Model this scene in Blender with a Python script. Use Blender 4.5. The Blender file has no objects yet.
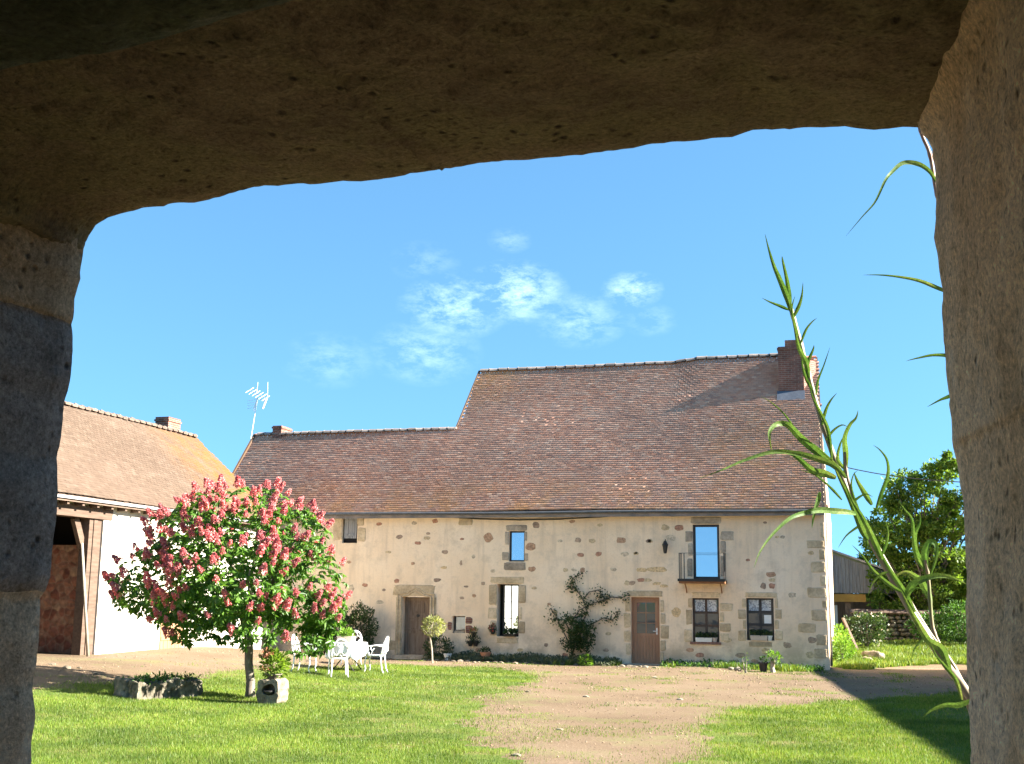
import bpy, bmesh, math, random
import numpy as np
from mathutils import Vector, Matrix, noise
random.seed(7); rng = np.random.default_rng(7)
S = bpy.context.scene
COL = S.collection
R = math.radians

# ------------------------------------------------------------------ camera
FPX, W, H = 1200.0, 1024, 764
CAM = np.array([0.0, 0.0, 2.0])
YAW, PIT, ROL = R(16), R(10.2), 0.012
fw = np.array([-math.sin(YAW)*math.cos(PIT), math.cos(YAW)*math.cos(PIT), math.sin(PIT)])
r0 = np.array([math.cos(YAW), math.sin(YAW), 0.0]); u0 = np.cross(r0, fw)
rt = r0*math.cos(ROL)+u0*math.sin(ROL); up = -r0*math.sin(ROL)+u0*math.cos(ROL)
cd = bpy.data.cameras.new('camera'); cam = bpy.data.objects.new('camera', cd); COL.objects.link(cam)
cd.sensor_width = 36; cd.lens = FPX/W*36; cd.clip_start = 0.05; cd.clip_end = 3000
M = Matrix((( rt[0], up[0], -fw[0]), (rt[1], up[1], -fw[1]), (rt[2], up[2], -fw[2])))
cam.matrix_world = Matrix.Translation(Vector(CAM)) @ M.to_4x4()
S.camera = cam
S.render.resolution_x, S.render.resolution_y = W, H

def ray(px, py): return fw + rt*(px-W/2)/FPX - up*(py-H/2)/FPX
def onY(px, py, Y): d = ray(px, py); return Vector(CAM + d*((Y-CAM[1])/d[1]))
def onX(px, py, X): d = ray(px, py); return Vector(CAM + d*((X-CAM[0])/d[0]))
def onZ(px, py, Z=0.0): d = ray(px, py); return Vector(CAM + d*((Z-CAM[2])/d[2]))

# ------------------------------------------------------------------ sky, sun, exposure
SUND = Vector((0.86, 0.10, 0.51)).normalized()      # direction towards the sun
sel = math.asin(SUND.z); saz = math.atan2(SUND.x, SUND.y)
w = bpy.data.worlds.new('World'); S.world = w; w.use_nodes = True
nt = w.node_tree; nt.nodes.clear()
out = nt.nodes.new('ShaderNodeOutputWorld'); bg = nt.nodes.new('ShaderNodeBackground')
sky = nt.nodes.new('ShaderNodeTexSky'); sky.sky_type = 'NISHITA'; sky.sun_disc = False
sky.sun_elevation = sel; sky.sun_rotation = saz
sky.air_density = 1.0; sky.dust_density = 0.15; sky.ozone_density = 2.2; sky.altitude = 0
bg.inputs['Strength'].default_value = 0.055
va = nt.nodes.new('ShaderNodeVectorMath'); va.operation = 'ADD'; va.inputs[1].default_value = (0, 0, .22)
vn = nt.nodes.new('ShaderNodeVectorMath'); vn.operation = 'NORMALIZE'
tc = nt.nodes.new('ShaderNodeTexCoord')
nt.links.new(tc.outputs['Generated'], va.inputs[0]); nt.links.new(va.outputs[0], vn.inputs[0]); nt.links.new(vn.outputs[0], sky.inputs['Vector'])
def wmath(op, a, b=None):
    n = nt.nodes.new('ShaderNodeMath'); n.operation = op
    for i, v in enumerate((a, b)):
        if v is None: continue
        if isinstance(v, (int, float)): n.inputs[i].default_value = v
        else: nt.links.new(v, n.inputs[i])
    return n.outputs[0]
# wispy clouds: noise on the sky direction, only inside a few patches of the sky
mask = None
for (px, py, rad, amp) in ((515, 292, .038, 1.0), (455, 306, .040, .75), (425, 352, .040, .4), (632, 290, .022, .9), (580, 320, .034, .45), (330, 360, .034, .22), (510, 240, .016, .25), (650, 320, .02, .25), (425, 262, .025, .2)):
    d = ray(px, py); d = d/np.linalg.norm(d)
    n = nt.nodes.new('ShaderNodeVectorMath'); n.operation = 'SUBTRACT'
    nt.links.new(tc.outputs['Generated'], n.inputs[0]); n.inputs[1].default_value = tuple(d)
    l = nt.nodes.new('ShaderNodeVectorMath'); l.operation = 'MULTIPLY'
    nt.links.new(n.outputs[0], l.inputs[0]); l.inputs[1].default_value = (1, 1, 1.7)
    l2 = nt.nodes.new('ShaderNodeVectorMath'); l2.operation = 'LENGTH'; nt.links.new(l.outputs[0], l2.inputs[0])
    m = wmath('MULTIPLY', wmath('MAXIMUM', wmath('SUBTRACT', 1.0, wmath('DIVIDE', l2.outputs['Value'], rad*1.25)), 0.0), amp)
    mask = m if mask is None else wmath('MAXIMUM', mask, m)
mp = nt.nodes.new('ShaderNodeMapping'); mp.inputs['Scale'].default_value = (1, 1, 2.1); mp.inputs['Rotation'].default_value = (0.25, 0.35, 0)
nt.links.new(tc.outputs['Generated'], mp.inputs['Vector'])
nz = nt.nodes.new('ShaderNodeTexNoise'); nz.inputs['Scale'].default_value = 34; nz.inputs['Detail'].default_value = 9
nz.inputs['Roughness'].default_value = .7; nz.inputs['Distortion'].default_value = .1
nt.links.new(mp.outputs[0], nz.inputs['Vector'])
cl = wmath('MULTIPLY', wmath('MAXIMUM', wmath('SUBTRACT', nz.outputs['Fac'], .43), 0.0), 2.2)
cl = wmath('MINIMUM', wmath('MULTIPLY', cl, wmath('POWER', mask, .9)), .5)
tint = nt.nodes.new('ShaderNodeMixRGB'); tint.blend_type = 'MULTIPLY'; tint.inputs['Fac'].default_value = 1
tint.inputs['Color2'].default_value = (.64, .96, 1.0, 1)
nt.links.new(sky.outputs[0], tint.inputs['Color1'])
mx = nt.nodes.new('ShaderNodeMixRGB'); nt.links.new(cl, mx.inputs['Fac'])
nt.links.new(tint.outputs[0], mx.inputs['Color1']); mx.inputs['Color2'].default_value = (6.6, 8.2, 9.2, 1)
nt.links.new(mx.outputs[0], bg.inputs['Color']); nt.links.new(bg.outputs[0], out.inputs['Surface'])

sd = bpy.data.lights.new('sun', 'SUN'); sd.energy = 5.0; sd.angle = R(0.5); sd.color = (1.0, .94, .84)
sun = bpy.data.objects.new('sun', sd); COL.objects.link(sun)
sun.rotation_euler = (-SUND).to_track_quat('-Z', 'Y').to_euler(); sun.location = (40, 5, 30)
S.view_settings.view_transform = 'Standard'; S.view_settings.look = 'None'
S.view_settings.exposure = 2.65; S.view_settings.gamma = 1.0; S.view_settings.use_curve_mapping = False

# ------------------------------------------------------------------ materials
def newmat(name):
    m = bpy.data.materials.new(name); m.use_nodes = True
    nt = m.node_tree; b = nt.nodes['Principled BSDF']
    return m, nt, b
def ramp(nt, fac, cols, lo=.3, hi=.7, interp='LINEAR'):
    r = nt.nodes.new('ShaderNodeValToRGB'); e = r.color_ramp.elements; r.color_ramp.interpolation = interp
    while len(e) < len(cols): e.new(.5)
    for i, c in enumerate(cols):
        e[i].position = lo+(hi-lo)*i/max(1, len(cols)-1); e[i].color = (*c, 1)
    nt.links.new(fac, r.inputs[0]); return r.outputs[0]
def tnoise(nt, scale, detail=4, rough=.55, vec=None, mapscale=None):
    n = nt.nodes.new('ShaderNodeTexNoise'); n.inputs['Scale'].default_value = scale
    n.inputs['Detail'].default_value = detail; n.inputs['Roughness'].default_value = rough
    if vec is None:
        vec = nt.nodes.new('ShaderNodeNewGeometry').outputs['Position']
    if mapscale:
        mp = nt.nodes.new('ShaderNodeMapping'); mp.inputs['Scale'].default_value = mapscale
        nt.links.new(vec, mp.inputs['Vector']); vec = mp.outputs[0]
    nt.links.new(vec, n.inputs['Vector']); return n.outputs['Fac']
def mixc(nt, fac, a, b, mode='MIX'):
    n = nt.nodes.new('ShaderNodeMixRGB'); n.blend_type = mode
    for k, v in (('Fac', fac), ('Color1', a), ('Color2', b)):
        if isinstance(v, (int, float)): n.inputs[k].default_value = v
        elif isinstance(v, tuple): n.inputs[k].default_value = (*v, 1)
        else: nt.links.new(v, n.inputs[k])
    return n.outputs[0]
def bump(nt, b, h, strength=.5, dist=.02):
    n = nt.nodes.new('ShaderNodeBump'); n.inputs['Strength'].default_value = strength; n.inputs['Distance'].default_value = dist
    nt.links.new(h, n.inputs['Height']); nt.links.new(n.outputs[0], b.inputs['Normal'])
def simple(name, cols, scale=3, rough=.85, bs=.4, bd=.01, bscale=None, detail=5, spec=.3, metal=0, isl=0.0, mapscale=None, lo=.3, hi=.7, fine=None):
    m, nt, b = newmat(name)
    c = ramp(nt, tnoise(nt, scale, detail, mapscale=mapscale), cols, lo, hi)
    if fine:   # a second, finer noise multiplies the first
        c = mixc(nt, 1.0, c, ramp(nt, tnoise(nt, fine[0], 3), [(fine[1],)*3, (1.0,)*3], .35, .6), 'MULTIPLY')
    if isl:
        g = nt.nodes.new('ShaderNodeObjectInfo' if 'stone' in name else 'ShaderNodeNewGeometry')
        v = ramp(nt, g.outputs['Random' if 'stone' in name else 'Random Per Island'], [(1-isl,)*3, (1+isl,)*3], 0, 1)
        c = mixc(nt, 1.0, c, v, 'MULTIPLY')
    nt.links.new(c, b.inputs['Base Color'])
    b.inputs['Roughness'].default_value = rough; b.inputs['Specular IOR Level'].default_value = spec; b.inputs['Metallic'].default_value = metal
    if bs: bump(nt, b, tnoise(nt, bscale or scale*6, 6, .65, mapscale=mapscale), bs, bd)
    return m
def leafmat(name, cols, rough=.5, trans=.35, nscale=1.2, nlo=.3, nhi=.7, tint=(1.15, 1.25, .6), islv=.0):
    m, nt, b = newmat(name)
    g = nt.nodes.new('ShaderNodeNewGeometry')
    c = ramp(nt, g.outputs['Random Per Island'], cols, 0, 1)
    c = mixc(nt, 1.0, c, ramp(nt, tnoise(nt, nscale, 3), [(.66,)*3, (1.3, 1.18, 1.0)], nlo, nhi), 'MULTIPLY')
    nt.links.new(c, b.inputs['Base Color']); b.inputs['Roughness'].default_value = rough; b.inputs['Specular IOR Level'].default_value = .35
    t = nt.nodes.new('ShaderNodeBsdfTranslucent'); nt.links.new(mixc(nt, 1.0, c, tint, 'MULTIPLY'), t.inputs['Color'])
    ms = nt.nodes.new('ShaderNodeMixShader'); ms.inputs[0].default_value = trans
    nt.links.new(b.outputs[0], ms.inputs[1]); nt.links.new(t.outputs[0], ms.inputs[2])
    nt.links.new(ms.outputs[0], nt.nodes['Material Output'].inputs['Surface'])
    return m

MT = {}
# render on the farmhouse: cream lime plaster, stained near the bottom where damp rises
def plaster_mat():
    m, nt, b = newmat('lime_plaster')
    c = ramp(nt, tnoise(nt, .55, 6, .6), [(.80, .60, .40), (.86, .665, .46), (.88, .71, .52)], .3, .68)
    c = mixc(nt, ramp(nt, tnoise(nt, 2.3, 7, .7), [(0, 0, 0), (.75,)*3], .5, .68), c, (.66, .52, .37))
    g = nt.nodes.new('ShaderNodeNewGeometry'); sx = nt.nodes.new('ShaderNodeSeparateXYZ'); nt.links.new(g.outputs['Position'], sx.inputs[0])
    mr = nt.nodes.new('ShaderNodeMapRange'); nt.links.new(sx.outputs['Z'], mr.inputs[0]); mr.inputs[1].default_value = 1.5; mr.inputs[2].default_value = 0.0
    mu = nt.nodes.new('ShaderNodeMath'); mu.operation = 'MULTIPLY'; nt.links.new(mr.outputs[0], mu.inputs[0])
    nt.links.new(ramp(nt, tnoise(nt, 1.6, 8, .65), [(0,)*3, (.95,)*3], .42, .62), mu.inputs[1])
    c = mixc(nt, mu.outputs[0], c, (.44, .33, .225))
    c = mixc(nt, ramp(nt, tnoise(nt, 18, 4, .7), [(0,)*3, (.28,)*3], .5, .75), c, (.56, .44, .32))
    # run-off streaks
    c = mixc(nt, ramp(nt, tnoise(nt, 2.0, 5, .6, mapscale=(2.5, 2.5, .22)), [(0,)*3, (.55,)*3], .52, .72), c, (.58, .45, .32))
    nt.links.new(c, b.inputs['Base Color']); b.inputs['Roughness'].default_value = .95; b.inputs['Specular IOR Level'].default_value = .15
    bump(nt, b, tnoise(nt, 9, 9, .68), .7, .03)
    return m
MT['plaster'] = plaster_mat()
MT['white_plaster'] = simple('white_plaster', [(.40, .34, .26), (.6, .55, .46), (.66, .61, .52)], 1.3, .95, .6, .02, 8, 7, .15, fine=(5, .9))
MT['stone'] = simple('cut_stone', [(.46, .34, .2), (.6, .46, .29), (.7, .56, .38)], 2.2, .9, .7, .015, 22, 6, .2, isl=.22, fine=(14, .78))
MT['stone_grey'] = simple('grey_stone', [(.32, .26, .19), (.44, .36, .27), (.54, .45, .34)], 3, .9, .7, .015, 22, 6, .2, isl=.2, fine=(14, .75))
def rubble_mat():
    m, nt, b = newmat('rubble_stones')
    g = nt.nodes.new('ShaderNodeObjectInfo')
    c = ramp(nt, g.outputs['Random'], [(.46, .24, .15), (.6, .45, .27), (.44, .31, .21), (.68, .48, .26), (.5, .3, .18), (.58, .46, .32), (.34, .24, .17), (.66, .52, .36)], 0, .95, 'CONSTANT')
    c = mixc(nt, 1.0, c, ramp(nt, tnoise(nt, 16, 5), [(.6,)*3, (1.15,)*3], .35, .65), 'MULTIPLY')
    nt.links.new(c, b.inputs['Base Color']); b.inputs['Roughness'].default_value = .9
    bump(nt, b, tnoise(nt, 35, 5), .6, .01); return m
MT['rubble'] = rubble_mat()
def tile_mat(name, cols, lichen=(.46, .27, .09), lz=(5.0, 6.3), corner=None, dark=(.24, .155, .12), pale=(.4, .3, .24)):
    m, nt, b = newmat(name)
    g = nt.nodes.new('ShaderNodeNewGeometry')
    c = ramp(nt, g.outputs['Random Per Island'], cols, 0, 1)
    c = mixc(nt, ramp(nt, tnoise(nt, .5, 6, .6), [(0,)*3, (.4,)*3], .42, .68), c, dark)
    c = mixc(nt, ramp(nt, tnoise(nt, .8, 5, .65, mapscale=(1, 1, 2)), [(0,)*3, (.4,)*3], .5, .7), c, pale)
    sx = nt.nodes.new('ShaderNodeSeparateXYZ'); nt.links.new(g.outputs['Position'], sx.inputs[0])
    mr = nt.nodes.new('ShaderNodeMapRange'); nt.links.new(sx.outputs['Z'], mr.inputs[0]); mr.inputs[1].default_value = lz[1]; mr.inputs[2].default_value = lz[0]
    mu = nt.nodes.new('ShaderNodeMath'); mu.operation = 'MULTIPLY'; nt.links.new(mr.outputs[0], mu.inputs[0])
    nt.links.new(ramp(nt, tnoise(nt, 1.3, 8, .75), [(0,)*3, (.8,)*3], .43, .6), mu.inputs[1])
    c = mixc(nt, mu.outputs[0], c, lichen)
    for (cx, cy, cz, rad, st) in (corner or []):
        v = nt.nodes.new('ShaderNodeVectorMath'); v.operation = 'DISTANCE'; nt.links.new(g.outputs['Position'], v.inputs[0]); v.inputs[1].default_value = (cx, cy, cz)
        q = nt.nodes.new('ShaderNodeMapRange'); nt.links.new(v.outputs['Value'], q.inputs[0]); q.inputs[1].default_value = rad; q.inputs[2].default_value = rad*.25; q.inputs[4].default_value = st
        u = nt.nodes.new('ShaderNodeMath'); u.operation = 'MULTIPLY'; nt.links.new(q.outputs[0], u.inputs[0])
        nt.links.new(ramp(nt, tnoise(nt, 1.6, 9, .75), [(0,)*3, (1,)*3], .38, .6), u.inputs[1])
        c = mixc(nt, u.outputs[0], c, lichen)
    nt.links.new(c, b.inputs['Base Color']); b.inputs['Roughness'].default_value = .9; b.inputs['Specular IOR Level'].default_value = .2
    return m
MT['tile'] = tile_mat('brown_roof_tiles', [(.41, .2, .133), (.47, .245, .165), (.52, .29, .2), (.43, .245, .175), (.56, .36, .26), (.33, .185, .14), (.48, .26, .18)], lichen=(.5, .25, .1), lz=(4.7, 6.1),
                      corner=[(-13.3, 42.4, 10.2, 2.2, .75), (-2.6, 39.6, 6.5, 3.0, .55)])
MT['tile2'] = tile_mat('weathered_barn_tiles', [(.078, .053, .037), (.1, .069, .048), (.088, .061, .043), (.115, .082, .059)], lichen=(.17, .075, .016), lz=(3.5, 3.6), corner=[(-20.2, 37.0, 6.2, 4.3, 1.0)], dark=(.085, .056, .04), pale=(.15, .105, .078))
MT['ridge'] = simple('ridge_tiles', [(.12, .12, .12), (.2, .17, .15), (.26, .22, .19)], 3, .85, .4, .01, isl=.3)
MT['ridge2'] = simple('pale_ridge_tiles', [(.11, .075, .055), (.16, .11, .08)], 3, .85, .4, .01, isl=.2)
MT['mortar'] = simple('lime_mortar', [(.13, .11, .09), (.22, .18, .15)], 5, .9, .4, .01)
def brick_mat():
    m, nt, b = newmat('chimney_brick')
    g = nt.nodes.new('ShaderNodeNewGeometry'); sx = nt.nodes.new('ShaderNodeSeparateXYZ'); nt.links.new(g.outputs['Position'], sx.inputs[0])
    ad = nt.nodes.new('ShaderNodeMath'); nt.links.new(sx.outputs['X'], ad.inputs[0]); nt.links.new(sx.outputs['Y'], ad.inputs[1])
    cb = nt.nodes.new('ShaderNodeCombineXYZ'); nt.links.new(ad.outputs[0], cb.inputs[0]); nt.links.new(sx.outputs['Z'], cb.inputs[1])
    bt = nt.nodes.new('ShaderNodeTexBrick'); nt.links.new(cb.outputs[0], bt.inputs['Vector'])
    bt.inputs['Scale'].default_value = 1; bt.inputs['Brick Width'].default_value = .22; bt.inputs['Row Height'].default_value = .07; bt.inputs['Mortar Size'].default_value = .007
    bt.inputs['Color1'].default_value = (.25, .09, .055, 1); bt.inputs['Color2'].default_value = (.17, .065, .045, 1); bt.inputs['Mortar'].default_value = (.26, .21, .17, 1)
    c = mixc(nt, 1.0, bt.outputs[0], ramp(nt, tnoise(nt, 5, 6), [(.6,)*3, (1.2,)*3], .3, .7), 'MULTIPLY')
    nt.links.new(c, b.inputs['Base Color']); b.inputs['Roughness'].default_value = .9
    bump(nt, b, bt.outputs['Fac'], -.6, .01); return m
MT['brick'] = brick_mat()
MT['zinc'] = simple('zinc', [(.22, .22, .23), (.32, .32, .33)], 4, .45, .1, .004, spec=.5, metal=.7)
MT['flash'] = simple('lead_flashing', [(.09, .1, .12), (.14, .155, .18)], 4, .4, .2, .01, spec=.5, metal=.4)
MT['gutter'] = simple('gutter_metal', [(.045, .048, .055), (.09, .095, .1)], 4, .5, .1, .004, spec=.5)
MT['oldwood'] = simple('old_grey_brown_timber', [(.11, .075, .05), (.19, .135, .095), (.25, .19, .14)], 3, .8, .6, .01, 14, 6, mapscale=(6, 6, .6))
MT['beam'] = simple('timber_beam', [(.08, .052, .036), (.14, .095, .068)], 3, .85, .6, .01, 12, 6, mapscale=(5, .6, 5))
MT['doorwood'] = simple('varnished_oak', [(.26, .13, .07), (.36, .2, .115)], 3, .5, .25, .004, 14, 6, mapscale=(10, 10, .8), spec=.4)
MT['darkframe'] = simple('dark_window_frame', [(.022, .02, .02), (.045, .04, .038)], 4, .5, .1, .003, spec=.4)
MT['brownframe'] = simple('brown_window_frame', [(.045, .028, .02), (.075, .045, .03)], 4, .5, .1, .003, spec=.4)
MT['shutter'] = simple('weathered_grey_boards', [(.16, .16, .165), (.27, .27, .27), (.33, .33, .33)], 3, .85, .5, .006, 14, 6, mapscale=(8, 8, .6))
MT['iron'] = simple('wrought_iron', [(.02, .02, .02), (.04, .035, .03)], 6, .5, .1, .003)
MT['rust'] = simple('rusty_iron', [(.16, .07, .03), (.3, .14, .06)], 6, .8, .3, .003)
MT['black'] = simple('dark_interior', [(.012, .01, .009), (.02, .018, .016)], 2, .9, 0)  # flat black colour standing in for shade inside openings
MT['whitemetal'] = simple('white_painted_metal', [(.74, .74, .72), (.82, .82, .8)], 6, .4, .1, .002, spec=.5)
MT['cloth'] = simple('white_cloth', [(.78, .78, .76), (.84, .84, .82)], 3, .9, .2, .01, 9)
MT['lace'] = simple('lace_curtain', [(.25, .27, .3), (.62, .64, .66)], 26, .9, 0, lo=.42, hi=.55)
MT['cream'] = simple('cream_curtain', [(.60, .52, .40), (.72, .65, .52)], 2, .9, .3, .01, 9)
MT['terra'] = simple('terracotta', [(.42, .17, .09), (.52, .24, .13)], 5, .8, .3, .004)
MT['paleterra'] = simple('pale_pot', [(.5, .4, .33), (.6, .5, .42)], 5, .8, .3, .004)
MT['whitepot'] = simple('white_pot', [(.66, .65, .62), (.76, .75, .72)], 5, .6, .2, .004)
MT['soil'] = simple('soil', [(.03, .02, .014), (.06, .04, .028)], 8, .95, .7, .02)
MT['mossy'] = simple('mossy_stone', [(.06, .05, .035), (.16, .14, .1), (.28, .25, .19)], 5, .95, .9, .03, 20, 7, fine=(9, .55))
MT['troughstone'] = simple('weathered_stone', [(.13, .1, .07), (.24, .2, .14), (.32, .27, .2)], 5, .95, .9, .03, 20, 7, fine=(9, .65))
MT['bark'] = simple('bark', [(.06, .05, .04), (.14, .115, .09), (.22, .19, .15)], 9, .95, .9, .02, 30, 6, mapscale=(1, 1, .35))
MT['palebark'] = simple('pale_bark', [(.26, .22, .17), (.36, .32, .25)], 9, .9, .5, .01)
MT['yellowbeam'] = simple('yellow_beam', [(.4, .22, .05), (.5, .3, .07)], 3, .8, .3, .01)
MT['paleblue'] = simple('pale_door', [(.5, .55, .56), (.62, .66, .66)], 3, .7, .2, .01)
def glass(name, refl, tint=(.8, .9, 1.0), dark=(.02, .025, .03)):
    m, nt, b = newmat(name)
    b.inputs['Base Color'].default_value = (*dark, 1); b.inputs['Roughness'].default_value = .3
    gl = nt.nodes.new('ShaderNodeBsdfGlossy'); gl.inputs['Roughness'].default_value = .02; gl.inputs['Color'].default_value = (*tint, 1)
    bp = nt.nodes.new('ShaderNodeBump'); bp.inputs['Strength'].default_value = .15; bp.inputs['Distance'].default_value = .01
    nt.links.new(tnoise(nt, 2.2, 2), bp.inputs['Height']); nt.links.new(bp.outputs[0], gl.inputs['Normal'])
    lw = nt.nodes.new('ShaderNodeFresnel'); lw.inputs[0].default_value = 1.5
    a = nt.nodes.new('ShaderNodeMath'); a.operation = 'ADD'; nt.links.new(lw.outputs[0], a.inputs[0]); a.inputs[1].default_value = refl; a.use_clamp = True
    ms = nt.nodes.new('ShaderNodeMixShader'); nt.links.new(a.outputs[0], ms.inputs[0]); nt.links.new(b.outputs[0], ms.inputs[1]); nt.links.new(gl.outputs[0], ms.inputs[2])
    nt.links.new(ms.outputs[0], nt.nodes['Material Output'].inputs['Surface']); return m
MT['glass_sky'] = glass('coated_glass', .55)
MT['glass'] = glass('window_glass', .04)
MT['glass_bright'] = glass('open_window_glass', .6)
MT['leaf_ch'] = leafmat('chestnut_leaves', [(.055, .135, .024), (.09, .205, .034), (.14, .28, .05), (.075, .17, .028)], .38, .48)
MT['blossom'] = leafmat('pink_blossom', [(.66, .19, .22), (.74, .28, .3), (.8, .42, .42), (.6, .14, .18), (.76, .34, .36)], .8, .35, tint=(1.1, .9, .9))
MT['leaf_dark'] = leafmat('dark_leaves', [(.02, .045, .014), (.04, .08, .022), (.06, .11, .03)], .45, .25)
MT['leaf_mid'] = leafmat('mid_green_leaves', [(.035, .1, .018), (.06, .15, .025), (.1, .21, .035)], .5, .35)
MT['leaf_tree'] = leafmat('tree_leaves', [(.085, .16, .022), (.13, .22, .032), (.2, .3, .05)], .5, .5)
MT['leaf_bright'] = leafmat('bright_leaves', [(.09, .2, .025), (.16, .3, .04), (.2, .34, .05)], .5, .4)
MT['leaf_olive'] = leafmat('olive_leaves', [(.16, .2, .07), (.26, .29, .11), (.32, .33, .14)], .5, .35)
MT['leaf_grey'] = leafmat('grey_green_leaves', [(.1, .13, .08), (.18, .21, .13)], .6, .3)
MT['petal_red'] = leafmat('red_petals', [(.4, .03, .03), (.55, .06, .05)], .6, .25, tint=(1, .8, .8))
MT['petal_rust'] = leafmat('rust_petals', [(.4, .14, .08), (.5, .22, .13)], .6, .25, tint=(1, .8, .8))
MT['petal_white'] = leafmat('white_petals', [(.6, .6, .55), (.7, .7, .65)], .6, .25, tint=(1, 1, .95))
MT['reedleaf'] = simple('reed_leaf', [(.1, .2, .045), (.17, .28, .07), (.24, .34, .1)], 10, .4, .2, .002, 60, 3, .5, mapscale=(1, 1, .3))
def reedmat():
    m, nt, b = newmat('reed_leaf_veined'); c = ramp(nt, tnoise(nt, 7, 6, .7), [(.05, .12, .03), (.1, .19, .045), (.17, .26, .07), (.34, .33, .13)], .3, .72)
    c = mixc(nt, 1.0, c, ramp(nt, tnoise(nt, 260, 2, .6), [(.7,)*3, (1.25,)*3], .35, .65), 'MULTIPLY')
    nt.links.new(c, b.inputs['Base Color']); b.inputs['Roughness'].default_value = .42; b.inputs['Specular IOR Level'].default_value = .4
    t = nt.nodes.new('ShaderNodeBsdfTranslucent'); nt.links.new(mixc(nt, 1.0, c, (1.1, 1.15, .6), 'MULTIPLY'), t.inputs['Color']); ms = nt.nodes.new('ShaderNodeMixShader'); ms.inputs[0].default_value = .4
    nt.links.new(b.outputs[0], ms.inputs[1]); nt.links.new(t.outputs[0], ms.inputs[2]); nt.links.new(ms.outputs[0], nt.nodes['Material Output'].inputs['Surface']); return m
MT['reedleaf2'] = reedmat()
MT['reedstem'] = simple('reed_stem', [(.12, .16, .05), (.24, .2, .12), (.32, .25, .18)], 16, .5, .2, .002, 40, 3, .4, mapscale=(1, 1, .6))
MT['reeddry'] = simple('dry_reed', [(.3, .14, .1), (.5, .36, .26)], 30, .6, .2, .002)
MT['gravel_st'] = leafmat('pebbles', [(.1, .07, .05), (.22, .16, .11), (.34, .27, .2), (.16, .115, .08)], .9, 0.0)
MT['grassblade'] = leafmat('grass_blades', [(.058, .125, .012), (.098, .185, .019), (.145, .235, .03), (.225, .25, .07)], .5, .4, .55, .35, .62, tint=(1.15, 1.1, .6))

def gravel_mat():
    m, nt, b = newmat('gravel')
    c = ramp(nt, tnoise(nt, .35, 8, .6), [(.125, .084, .05), (.17, .118, .072), (.215, .156, .1)], .3, .7)
    c = mixc(nt, ramp(nt, tnoise(nt, 26, 5, .8), [(0,)*3, (.75,)*3], .5, .62), c, (.11, .076, .047))
    c = mixc(nt, ramp(nt, tnoise(nt, 45, 3, .8), [(0,)*3, (.9,)*3], .58, .68), c, (.36, .285, .205))
    c = mixc(nt, ramp(nt, tnoise(nt, .55, 10, .75), [(0,)*3, (.6,)*3], .52, .66), c, (.15, .165, .055))
    nt.links.new(c, b.inputs['Base Color']); b.inputs['Roughness'].default_value = .95; b.inputs['Specular IOR Level'].default_value = .15
    bump(nt, b, tnoise(nt, 22, 8, .75), .8, .04); return m
MT['gravel'] = gravel_mat()
MT['turf'] = simple('turf', [(.07, .11, .02), (.11, .145, .028), (.2, .155, .07)], 1.1, .95, .8, .04, 20, 8, .1, fine=(18, .7))
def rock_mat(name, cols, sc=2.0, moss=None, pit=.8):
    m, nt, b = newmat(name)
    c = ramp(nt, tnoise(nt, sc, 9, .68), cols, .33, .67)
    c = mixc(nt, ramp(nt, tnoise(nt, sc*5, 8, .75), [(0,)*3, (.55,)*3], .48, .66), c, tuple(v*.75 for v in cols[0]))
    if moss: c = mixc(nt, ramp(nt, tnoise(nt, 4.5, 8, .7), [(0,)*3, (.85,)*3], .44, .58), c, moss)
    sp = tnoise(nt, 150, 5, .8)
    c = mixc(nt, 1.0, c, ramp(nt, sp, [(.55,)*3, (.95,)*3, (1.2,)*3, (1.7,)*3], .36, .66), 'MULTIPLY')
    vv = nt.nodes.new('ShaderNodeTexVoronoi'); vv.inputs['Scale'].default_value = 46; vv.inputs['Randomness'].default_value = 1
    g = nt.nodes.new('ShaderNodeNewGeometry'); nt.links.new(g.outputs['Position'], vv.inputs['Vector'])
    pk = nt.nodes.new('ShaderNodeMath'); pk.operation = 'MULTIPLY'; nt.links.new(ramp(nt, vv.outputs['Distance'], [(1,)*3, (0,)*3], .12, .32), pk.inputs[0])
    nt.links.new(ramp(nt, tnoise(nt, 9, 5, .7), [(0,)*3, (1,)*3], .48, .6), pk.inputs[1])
    c = mixc(nt, pk.outputs[0], c, tuple(v*.3 for v in cols[0]))  # pit shade put into the colour, as bump shading barely shows
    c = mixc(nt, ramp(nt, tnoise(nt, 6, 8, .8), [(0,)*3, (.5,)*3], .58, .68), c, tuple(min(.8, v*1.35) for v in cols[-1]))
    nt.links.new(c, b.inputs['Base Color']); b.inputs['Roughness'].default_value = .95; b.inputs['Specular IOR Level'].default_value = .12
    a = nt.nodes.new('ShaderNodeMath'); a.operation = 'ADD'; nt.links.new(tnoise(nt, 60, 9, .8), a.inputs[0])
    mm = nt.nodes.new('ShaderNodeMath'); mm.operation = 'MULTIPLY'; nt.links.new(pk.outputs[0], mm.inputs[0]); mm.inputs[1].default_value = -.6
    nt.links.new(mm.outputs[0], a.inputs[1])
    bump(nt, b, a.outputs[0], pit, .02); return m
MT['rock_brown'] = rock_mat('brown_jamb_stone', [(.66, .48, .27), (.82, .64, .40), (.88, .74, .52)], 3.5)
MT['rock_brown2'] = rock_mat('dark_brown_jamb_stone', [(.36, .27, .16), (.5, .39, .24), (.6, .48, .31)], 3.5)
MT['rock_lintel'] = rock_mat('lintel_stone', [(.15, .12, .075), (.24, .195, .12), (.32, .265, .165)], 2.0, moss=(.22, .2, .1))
MT['rock_beige'] = rock_mat('beige_jamb_stone', [(.5, .4, .26), (.64, .53, .37), (.74, .62, .46)], 4)
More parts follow.
